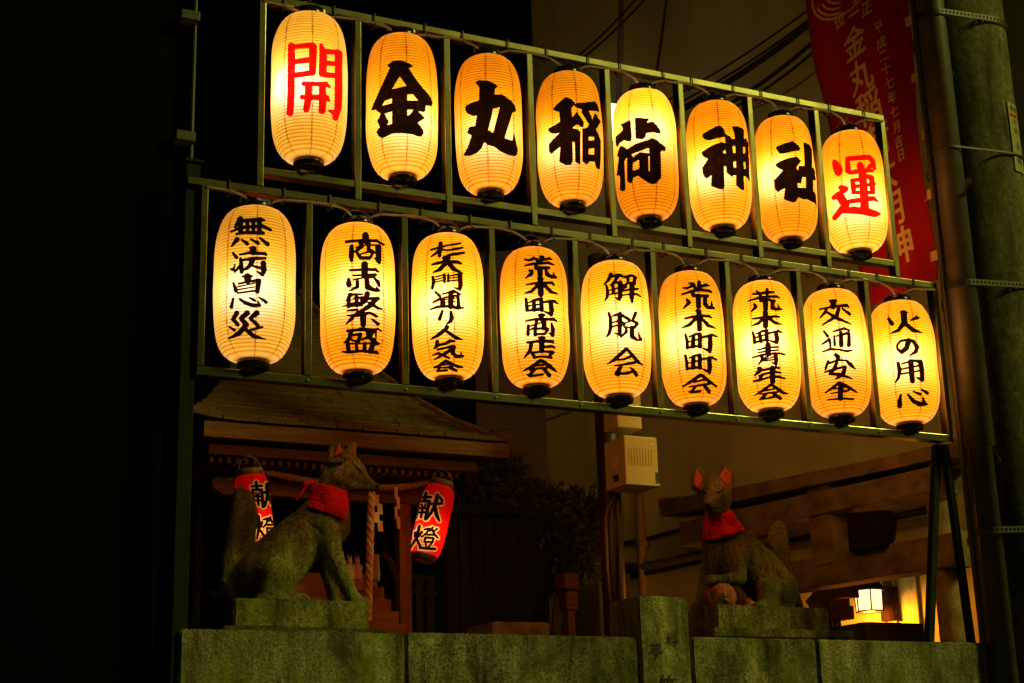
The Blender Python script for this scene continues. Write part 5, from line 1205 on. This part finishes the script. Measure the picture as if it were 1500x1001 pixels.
# sacred straw rope with zigzag papers
YS = 2.50
rp = empty('straw_rope', at(500, 705, YS), 'twisted straw rope with white zigzag paper strips under the shrine eave', 'rope')
pts2 = [(352, 690), (400, 694), (430, 700), (460, 705), (520, 711), (556, 714), (585, 714), (610, 710), (640, 704)]
rad = [0.008, 0.016, 0.018, 0.017, 0.017, 0.015, 0.018, 0.016, 0.009]
Q = np.array([at(x, y, YS) for x, y in pts2]); T = np.linspace(0, 1, 90); tt = np.linspace(0, 1, len(Q))
C3 = np.stack([np.interp(T, tt, Q[:, i]) for i in range(3)], 1); RR = np.interp(T, tt, rad)
b = MB()
for ph in range(3):
    b.tube([Vector(C3[k]) + Vector((0, math.cos(k * 0.9 + ph * 2.1), math.sin(k * 0.9 + ph * 2.1))) * RR[k] * 0.5 for k in range(90)], list(RR * 0.62), 7)
b.build('strands', MT['rope'], rp, smooth=True)
def shide(px, py, w_, hgt, y):
    b = MB(); p0 = at(px, py, y); ppm = F_PX / proj(p0)[2]; w2, h2 = w_ / ppm, hgt / ppm
    V = []; 
    for k in range(4):
        x0 = (0.0, 0.35, 0.05, 0.4)[k] * w2; z0_ = -k * h2 / 4
        a = [(p0[0] + x0 - w2 * 0.25, p0[1] + 0.002 * k, p0[2] + z0_), (p0[0] + x0 + w2 * 0.25, p0[1] + 0.002 * k, p0[2] + z0_ + 0.004), (p0[0] + x0 + w2 * 0.32, p0[1] + 0.002 * k, p0[2] + z0_ - h2 * 0.30), (p0[0] + x0 - w2 * 0.18, p0[1] + 0.002 * k, p0[2] + z0_ - h2 * 0.30)]
        n0 = len(b.v); b.add(a + [(q[0], q[1] + 0.0012, q[2]) for q in a], [(0, 1, 2, 3), (7, 6, 5, 4), (0, 4, 5, 1), (1, 5, 6, 2), (2, 6, 7, 3), (3, 7, 4, 0)])
    b.build('paper_strip', MT['white'], rp)
shide(580, 714, 10, 58, YS - 0.03); shide(551, 726, 16, 50, YS - 0.02)
# bell rope: thick red and white twist
MT['bellrope'] = plain('bell_rope', (0.55, 0.17, 0.06), (0.60, 0.24, 0.10), 0.85, 0, 30)
MT['bellrope2'] = plain('bell_rope_pale', (0.62, 0.42, 0.24), (0.5, 0.32, 0.17), 0.85, 0, 30)
YB = 2.42
brp = empty('bell_rope', at(540, 890, YB), 'thick red and cream twisted bell rope hanging before the shrine steps', 'rope')
A0, A1 = at(544, 716, YB), at(539, 910, YB)
for ph, mk in ((0, 'bellrope'), (2.09, 'bellrope2'), (4.19, 'bellrope')):
    b = MB(); pts = []
    for k in range(100):
        t = k / 99; p_ = Vector(A0).lerp(Vector(A1), t); a = 34 * t + ph
        pts.append(p_ + Vector((math.cos(a), math.sin(a), 0)) * 0.0095)
    b.tube(pts, 0.0115, 8); b.build('strand', MT[mk], brp, smooth=True)
# offerings on the top step: small white fox pair and a vase
def figurine(px, py, y, hgt, lab):
    p_ = at(px, py, y); b = MB()
    b.lathe([(0.001, 0), (0.022, 0.0), (0.024, 0.02), (0.017, 0.06), (0.012, 0.085)], 14, p_); b.lathe([(0.001, 0.075), (0.014, 0.085), (0.016, 0.10), (0.010, 0.115), (0.001, 0.118)], 12, p_)
    for s in (-1, 1): b.lathe([(0.006, 0.108), (0.004, 0.122), (0.0005, 0.134)], 8, (p_[0] + s * 0.008, p_[1], p_[2]))
    b.lathe([(0.001, 0.0), (0.012, 0.0), (0.009, 0.05), (0.012, 0.075), (0.001, 0.09)], 10, (p_[0] + 0.024, p_[1] + 0.012, p_[2]))
    o = b.build('fox_figurine', MT['white'], origin=p_, smooth=True); tag(o, lab, 'figurine', 'fox figurines on the step')
figurine(512, 850, 2.78, 0.1, 'small white porcelain fox figurine nearest the bell rope'); figurine(523, 851, 2.80, 0.1, 'second white porcelain fox figurine by the bell rope, a little set back')
p_ = at(517, 858, 2.78); b = MB(); b.box((p_[0] - 0.05, p_[1] - 0.03, p_[2] - 0.03), (p_[0] + 0.05, p_[1] + 0.05, p_[2] - 0.001 + 0.02)); tag(b.build('offering_stand', MT['earred'], origin=p_, bevel=0.003), 'low red lacquer stand under white fox figurines', 'stand')
p_ = at(551, 852, 2.80); b = MB(); b.lathe([(0.001, 0), (0.018, 0), (0.021, 0.03), (0.017, 0.12), (0.018, 0.14), (0.012, 0.14)], 16, p_); tag(b.build('vase', MT['white'], origin=p_, smooth=True), 'slim white vase standing beside the bell rope', 'vase')
p_ = at(561, 812, 2.95); b = MB(); b.lathe([(0.001, 0), (0.03, 0), (0.028, 0.02), (0.012, 0.03), (0.022, 0.05), (0.024, 0.075), (0.012, 0.10), (0.006, 0.125), (0.001, 0.13)], 16, p_); tag(b.build('post_finial', MT['darkwood'], origin=p_, smooth=True), 'dark onion shaped railing finial behind the shrine steps', 'finial')

# ------------------------------------------------------------------ red votive lanterns
HR, RR0, RRE = 0.36, 0.083, 0.062
RSH = shade_mesh('red_shade', HR, RR0, RRE, 34, 180)
def red_lantern(ptop, pbot, y, lab, tokens, power, turn):
    A, B = at(*ptop, y), at(*pbot, y); ax = (A - B); h = np.linalg.norm(ax); ax /= h; c_ = (A + B) / 2
    zz = Vector(ax); xx = Vector((1, 0, 0)); xx = (xx - zz * xx.dot(zz)).normalized(); yy = zz.cross(xx)
    Rm = Matrix((xx, yy, zz)).transposed()
    L = empty('red_lantern', tuple(c_), lab, 'lantern', 'red votive lanterns'); L.rotation_euler = Rm.to_euler(); s = h / HR; L.scale = (s, s, s)
    me = RSH.copy(); me.materials.clear(); me.materials.append(MT['redpaper']); me.materials.append(MT['goldpaper'])
    N_ = len(me.polygons); cen = np.empty(N_ * 3); nor = np.empty(N_ * 3); me.polygons.foreach_get('center', cen); me.polygons.foreach_get('normal', nor)
    cen = cen.reshape(-1, 3); nor = nor.reshape(-1, 3); Rn = np.array(Rm); Wc = (cen * s) @ Rn.T + c_; Wn = nor @ Rn.T
    qx, qy, _ = proj(Wc); sdv = sd_glyphs(tokens, qx, qy); front = ((Wc - CAM) * Wn).sum(1) * (1 if (cen[:, :2] * nor[:, :2]).sum() > 0 else -1) < 0
    me.polygons.foreach_set('material_index', ((sdv < 2.1) & front).astype(np.int32))
    link('paper_shade', me, None, L)
    for nm, z, mt in (('bottom_cap', -HR / 2 - 0.034, 'capwood'), ('top_cap', HR / 2 - 0.002, 'capwood')):
        b = MB(); b.lathe([(0.04, z), (0.060, z), (0.064, z + 0.018), (0.060, z + 0.036), (0.04, z + 0.036)], 32, (0, 0, 0), caps=False); b.build(nm, MT[mt], L, origin=(0, 0, 0), smooth=True)
    b = MB(); b.tube([(0.058, 0, HR / 2 + 0.03), (0.04, 0, HR / 2 + 0.08), (0, 0, HR / 2 + 0.1), (-0.04, 0, HR / 2 + 0.08), (-0.058, 0, HR / 2 + 0.03)], 0.003, 6); b.build('hanger', MT['wire'], L, origin=(0, 0, 0))
    rot = np.array(Rm); its = tokens
    wrap(its, c_, np.array([s, s, s]), 'writing', MT['ink'], L, grow=0.15, lift=0.0018, step=0.45, H=HR, R=RR0, re=RRE, rings=34, rot=rot)
    ld = bpy.data.lights.new('bulb', 'POINT'); lo = bpy.data.objects.new('bulb', ld); COL.objects.link(lo); ld.energy = power; ld.color = (1, 0.66, 0.3); ld.shadow_soft_size = 0.02
    lo.parent = L; lo.location = (0, -0.01, -0.07)
def cell(x, y, w_, h_, slant):
    """map the 100-unit character grid to a slanted cell of the photograph"""
    def f(strokes):
        out = []
        for s_ in strokes:
            a = np.array([float(t) for t in s_.split()]).reshape(-1, 3)
            X = x + a[:, 0] / 100 * w_ - slant * a[:, 1] / 100 * h_; Y = y + a[:, 1] / 100 * h_ + a[:, 0] / 100 * w_ * 0.10
            out.append(('s', np.c_[X, Y, a[:, 2] / 200 * (w_ + h_) / 2 * 1.45]))
        return out
    return f
red_lantern((645.5, 715), (621.5, 813), 2.30, 'glowing red paper lantern lettered 献燈, hanging clear beside the shrine post', cell(615, 720, 37, 42, 0.22)(KEN) + cell(608, 767, 37, 38, 0.22)(TOU), 0.62, 0)
red_lantern((367, 698), (378, 808), 2.05, 'dimmer red paper lantern lettered 献燈, half hidden by the profile fox tail', cell(366, 704, 34, 40, -0.10)(KEN) + cell(371, 752, 34, 40, -0.10)(TOU), 0.38, 0)

# ------------------------------------------------------------------ dark boarded panel, slat fence, box, electrical column
YN = 2.9
p0_, p1_ = at(650, 752, YN), at(806, 930, YN)
nbd = empty('board_fence', ((p0_[0] + p1_[0]) / 2, YN, 1.2), 'dark brown board panel standing between the red lantern and the steel column', 'fence')
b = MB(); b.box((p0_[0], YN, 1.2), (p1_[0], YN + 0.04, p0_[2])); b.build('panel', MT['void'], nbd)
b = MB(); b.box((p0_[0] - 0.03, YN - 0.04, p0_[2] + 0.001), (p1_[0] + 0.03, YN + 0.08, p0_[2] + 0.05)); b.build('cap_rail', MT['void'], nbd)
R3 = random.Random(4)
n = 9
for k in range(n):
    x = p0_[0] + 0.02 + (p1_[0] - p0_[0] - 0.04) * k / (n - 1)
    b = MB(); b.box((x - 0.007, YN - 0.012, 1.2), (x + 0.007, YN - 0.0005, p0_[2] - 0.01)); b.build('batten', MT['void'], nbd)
YV = 3.3
sf = empty('slat_fence', at(690, 760, YV), 'row of thin grey upright slats above the dark board panel', 'fence')
for k in range(16):
    p_ = at(652 + k * 4.6, 690, YV); b = MB(); b.box((p_[0] - 0.004, YV, 1.2), (p_[0] + 0.004, YV + 0.01, p_[2] - 0.02 * (k % 3))); b.build('slat', MT['pipe'], sf)
for py in (712, 748):
    p_, q_ = at(648, py, YV + 0.02), at(724, py + 5, YV + 0.02); b = MB(); b.beam(p_, q_, 0.012, 0.02); b.build('rail', MT['pipe'], sf)
p0_, p1_ = at(722, 910, 1.0), at(806, 932, 1.0)
b = MB(); rough_box(b, (p0_[0], 1.0, 1.2), (p1_[0], 1.26, p0_[2]), seed=8); tag(b.build('offertory_box', MT['torii'], origin=(p0_[0], 1.0, 1.2)), 'plain brown block with flat top just behind the granite rail', 'block')
# wooden stump-like block on the board's right end
p0_, p1_ = at(820, 840, 2.6), at(844, 895, 2.6)
sb = empty('wooden_post', ((p0_[0] + p1_[0]) / 2, 2.6, 1.2), 'short brown notched wooden post at the right end of the board panel', 'post')
b = MB(); b.box((p0_[0], 2.55, (p0_[2] + p1_[2]) / 2 + 0.01), (p1_[0], 2.66, p0_[2])); b.build('upper_block', MT['wood'], sb, bevel=0.012)
b = MB(); b.box((p0_[0] + 0.01, 2.56, p1_[2]), (p1_[0] - 0.005, 2.65, (p0_[2] + p1_[2]) / 2)); b.build('lower_block', MT['wood'], sb, bevel=0.012)
b = MB(); b.box((p0_[0] + 0.03, 2.58, 1.2), (p1_[0] - 0.02, 2.63, p1_[2] - 0.001)); b.build('stake', MT['wood'], sb)

YC = 1.75
cA, cB = at(888, 600, YC), at(922, 600, YC)
ecol = empty('steel_column', ((cA[0] + cB[0]) / 2, YC + 0.05, 1.2), 'dark rusty steel column behind the stone post carrying two beige boxes', 'column')
xc = (at(889, 800, YC)[0] + at(919, 800, YC)[0]) / 2; wc = at(919, 800, YC)[0] - at(889, 800, YC)[0]
b = MB(); b.lathe([(wc / 2, 1.2), (wc / 2, 4.2)], 28, (xc, YC + 0.05, 0)); b.build('shaft', MT['rust'], ecol, smooth=True)
b = MB(); b.tube([at(903, 712, YC - 0.03), at(905, 740, YC - 0.03), at(906, 890, YC - 0.03)], 0.013, 8); b.build('cable_pipe', MT['rust'], ecol, smooth=True)
b = MB(); b.tube([at(902, 706, YC - 0.03), at(901, 728, YC - 0.03), at(890, 745, YC - 0.02), at(887, 765, YC - 0.02), at(889, 830, YC - 0.02), at(893, 880, YC - 0.02)], 0.010, 8); b.build('flexible_conduit', MT['capwood'], ecol, smooth=True)
YX = 1.50
def ebox(pA, pB, y0, dep, lab, ribs=True):
    a, c_ = at(*pA, y0), at(*pB, y0)
    e = empty('electrical_box', ((a[0] + c_[0]) / 2, y0 + dep / 2, c_[2]), lab, 'box', 'boxes on the steel column')
    b = MB(); b.box((a[0], y0, c_[2]), (c_[0], y0 + dep, a[2])); b.build('enclosure', MT['beige'], e, bevel=0.008)
    W, H = c_[0] - a[0], a[2] - c_[2]
    if ribs:
        for k in range(9):
            x = a[0] + W * (0.12 + 0.075 * k * 1.15); b = MB(); b.box((x - 0.003, y0 - 0.003, c_[2] + H * 0.38), (x + 0.003, y0 + 0.002, c_[2] + H * 0.74)); b.build('rib', MT['beige'], e)
        b = MB(); b.box((a[0] + W * 0.72, y0 - 0.002, c_[2] + H * 0.83), (a[0] + W * 0.93, y0 + 0.002, c_[2] + H * 0.87)); b.build('label_plate', MT['white'], e)
        b = MB(); b.box((a[0] + W * 0.90, y0 - 0.004, c_[2] + H * 0.03), (a[0] + W * 0.97, y0 + 0.002, c_[2] + H * 0.26)); b.build('latch', MT['tie'], e)
        b = MB(); b.box((a[0] - 0.003, y0 + dep * 0.35, c_[2] + H * 0.10), (a[0] + 0.002, y0 + dep * 0.6, c_[2] + H * 0.24)); b.build('side_latch', MT['tie'], e)
        b = MB(); b.box((a[0] - 0.002, y0 + dep * 0.4, c_[2] + H * 0.40), (a[0] + 0.002, y0 + dep * 0.6, c_[2] + H * 0.58)); b.build('side_label', MT['white'], e)
        b = MB(); b.box((a[0] - 0.004, y0 - 0.004, c_[2] - 0.006), (c_[0] + 0.004, y0 + dep, c_[2] + 0.006)); b.build('bottom_lip', MT['beige'], e, bevel=0.002)
    else:
        b = MB(); b.box((a[0] + W * 0.36, y0 - 0.003, a[2] - H * 0.28), (a[0] + W * 0.68, y0 + 0.002, a[2] - H * 0.05)); b.build('meter_window', MT['tie'], e)
ebox((914, 637), (966, 711), YX, 0.20, 'larger beige ribbed electrical box on the steel column below the lantern frame')
ebox((902, 560), (941, 629), YX + 0.03, 0.14, 'smaller beige meter box partly hidden behind the bottom rail', False)
p0_, p1_ = at(877, 852, 2.7), at(893, 930, 2.7)
gc = empty('green_cabinet', ((p0_[0] + p1_[0]) / 2, 2.75, 1.2), 'pale green metal cabinet edge beside the steel column', 'cabinet')
b = MB(); b.box((p0_[0], 2.7, 1.2), (p1_[0] + 0.1, 3.0, p0_[2])); b.build('body', plain('pale_green_paint', (0.16, 0.22, 0.10), rough=0.5), gc, bevel=0.015)
b = MB(); b.box((p0_[0] + 0.02, 2.697, p0_[2] - 0.06), (p1_[0] + 0.08, 2.701, p0_[2] - 0.03)); b.build('slot', MT['tie'], gc)

# ------------------------------------------------------------------ porch lamp on the house wall beyond the gate, and what it lights
q_ = wallpt(1272, 872, 0.22); ppm = F_PX / proj(q_)[2]
pl_ = empty('porch_lamp', tuple(q_), 'lit porch lamp with black bell roof on the wall beyond the stone gate', 'lamp')
hh = 32 / ppm; ww = 21 / ppm
b = MB(); b.lathe([(ww * 0.95, 0), (ww, hh)], 6, (q_[0], q_[1], q_[2] - hh * 0.75)); b.build('glass', glow('lamp_glass', (1.0, 0.62, 0.24), 2.6), pl_)
b = MB(); zt_ = q_[2] + hh * 0.25
b.lathe([(ww * 1.30, zt_ - 0.008), (ww * 1.32, zt_), (ww * 0.95, zt_ + hh * 0.22), (ww * 0.72, zt_ + hh * 0.55), (ww * 0.66, zt_ + hh * 0.75), (0.001, zt_ + hh * 0.8)], 6, (q_[0], q_[1], 0), caps=True); b.build('bell_roof', MT['tie'], pl_)
for k in range(6):
    t = k * math.pi / 3; b = MB(); b.tube([(q_[0] + ww * 0.97 * math.cos(t), q_[1] + ww * 0.97 * math.sin(t), q_[2] - hh * 0.76), (q_[0] + ww * 1.02 * math.cos(t), q_[1] + ww * 1.02 * math.sin(t), zt_)], 0.004, 5); b.build('glazing_bar', MT['tie'], pl_)
b = MB(); b.lathe([(ww * 0.97, 0), (ww * 1.02, 0.004), (ww * 0.97, 0.009)], 6, (q_[0], q_[1], q_[2] - hh * 0.79), caps=True); b.build('bottom_ring', MT['tie'], pl_)
bk = wallpt(1302, 880, 0.03)
b = MB(); b.tube([bk + np.array([0, 0, 0.07]), bk + np.array([0, 0, -0.11])], [0.05, 0.05], 16); b.tube([bk + np.array([0, 0, 0.02]), (q_[0], q_[1], zt_ + hh * 0.7)], 0.012, 8); b.build('wall_bracket', MT['darkwood'], pl_)
ld = bpy.data.lights.new('lamp_bulb', 'POINT'); lo = bpy.data.objects.new('lamp_bulb', ld); COL.objects.link(lo); ld.energy = 19; ld.color = (1, 0.23, 0.010); ld.shadow_soft_size = 0.03
lo.parent = pl_; lo.location = (0, 0, -hh * 0.95)
# wooden shelf with a little gable, stone block, ring
YQ = 1.75
a_, c_ = at(1201, 886, YQ), at(1252, 907, YQ)
ms = empty('wooden_mailbox', ((a_[0] + c_[0]) / 2, YQ, 1.2), 'small gabled wooden box beside the porch lamp', 'box')
b = MB(); b.box((a_[0], YQ, c_[2]), (c_[0], YQ + 0.1, a_[2])); b.build('tray', MT['woodz'], ms, bevel=0.003)
b = MB(); b.box((a_[0] + 0.03, YQ + 0.03, a_[2] + 0.001), (c_[0], YQ + 0.1, at(1250, 866, YQ)[2])); b.build('back_board', MT['woodz'], ms)
t0_, t1_ = at(1190, 892, YQ - 0.04), at(1216, 862, YQ - 0.04); t2_ = at(1256, 862, YQ - 0.04)
b = MB(); b.beam(t0_, t1_, 0.10, 0.022, up=(0, 1, 0)); b.beam(t1_, t2_, 0.10, 0.016, up=(0, 1, 0)); b.build('gable', MT['woodz'], ms)
w0, w1 = at(1210, 871, YQ - 0.01), at(1222, 885, YQ - 0.01); b = MB(); b.box((w0[0], YQ + 0.012, w1[2]), (w1[0], YQ + 0.029, w0[2])); b.build('paper_notice', MT['white'], ms)
rc = at(1222, 912, YQ - 0.02); b = MB(); b.tube([(rc[0] + 0.017 * math.cos(t), rc[1], rc[2] + 0.024 * math.sin(t)) for t in np.linspace(0, 2 * math.pi, 20)], 0.006, 6); b.build('ring_pull', MT['wood'], ms)
b = MB(); b.box((a_[0] - 0.02, YQ + 0.02, 1.2), (a_[0] + 0.14, YQ + 0.1, c_[2] - 0.001)); b.build('cupboard', MT['darkwood'], ms)
a_, c_ = at(1265, 911, 1.25), at(1356, 940, 1.25)
b = MB(); rough_box(b, (a_[0], 1.25, 1.2), (c_[0], 1.45, a_[2]), seed=12); tag(b.build('stone_block', MT['darkstone'], origin=(a_[0], 1.25, 1.2)), 'dark square stone block in front of the lamp lit wall', 'block')

# ------------------------------------------------------------------ shrub behind the board panel
sh_ = empty('shrub', at(790, 900, 3.3), 'dense dark leafy shrub between the board panel and the house wall', 'shrub')
R4 = random.Random(11); b = MB()
def leaf(p, L, d):
    d = d.normalized(); s_ = d.cross(Vector((R4.uniform(-1, 1), R4.uniform(-1, 1), R4.uniform(-1, 1)))).normalized() * L * 0.26; n = d.cross(s_).normalized() * L * 0.08
    b.add([p, p + d * L * 0.45 + s_ + n, p + d * L, p + d * L * 0.45 - s_ + n, p + d * L * 0.5], [(0, 1, 4), (1, 2, 4), (2, 3, 4), (3, 0, 4)])
clumps = [(700, 715, 2.95, 30), (735, 705, 3.05, 34), (715, 740, 3.0, 28), (765, 745, 3.1, 30), (800, 745, 3.1, 34), (840, 755, 3.15, 30), (855, 790, 3.1, 24), (825, 795, 3.05, 34), (790, 780, 3.0, 34), (760, 775, 3.2, 28), (845, 830, 3.1, 18), (815, 840, 3.1, 24), (870, 745, 3.1, 10), (690, 690, 3.0, 16), (745, 690, 3.05, 18)]
st = MB()
root = Vector(at(800, 960, 3.1)); root.z = 1.2
for (px, py, y, r) in clumps:
    cpt = Vector(at(px, py, y)); rr_ = r / (F_PX / proj(np.array(cpt))[2])
    st.tube([root + Vector((R4.uniform(-.15, .15), 0, 0)), root.lerp(cpt, 0.55) + Vector((R4.uniform(-.06, .06), 0, 0.05)), cpt], [0.012, 0.008, 0.003], 5)
    for _ in range(int(26 * r)):
        v = Vector((R4.gauss(0, 1), R4.gauss(0, 1), R4.gauss(0, 1))).normalized(); k = R4.random() ** 0.45
        pnt = cpt + v * rr_ * k * (0.8 + 0.5 * R4.random())
        leaf(pnt, R4.uniform(0.03, 0.065), v + Vector((R4.uniform(-.8, .8), R4.uniform(-.8, .8), R4.uniform(-.9, .5))))
for (px, py, px2, py2) in ((868, 745, 873, 700), (850, 735, 838, 712), (860, 830, 868, 870), (866, 760, 880, 745)):
    p_, q2 = Vector(at(px, py, 3.1)), Vector(at(px2, py2, 3.1)); st.tube([p_, q2], 0.003, 5)
    for k in range(14): leaf(p_.lerp(q2, R4.random()), 0.045, Vector((R4.uniform(-1, 1), R4.uniform(-1, 1), R4.uniform(-.3, .6))))
b.build('foliage', MT['leaf'], sh_); st.build('stem', MT['stem'], sh_)
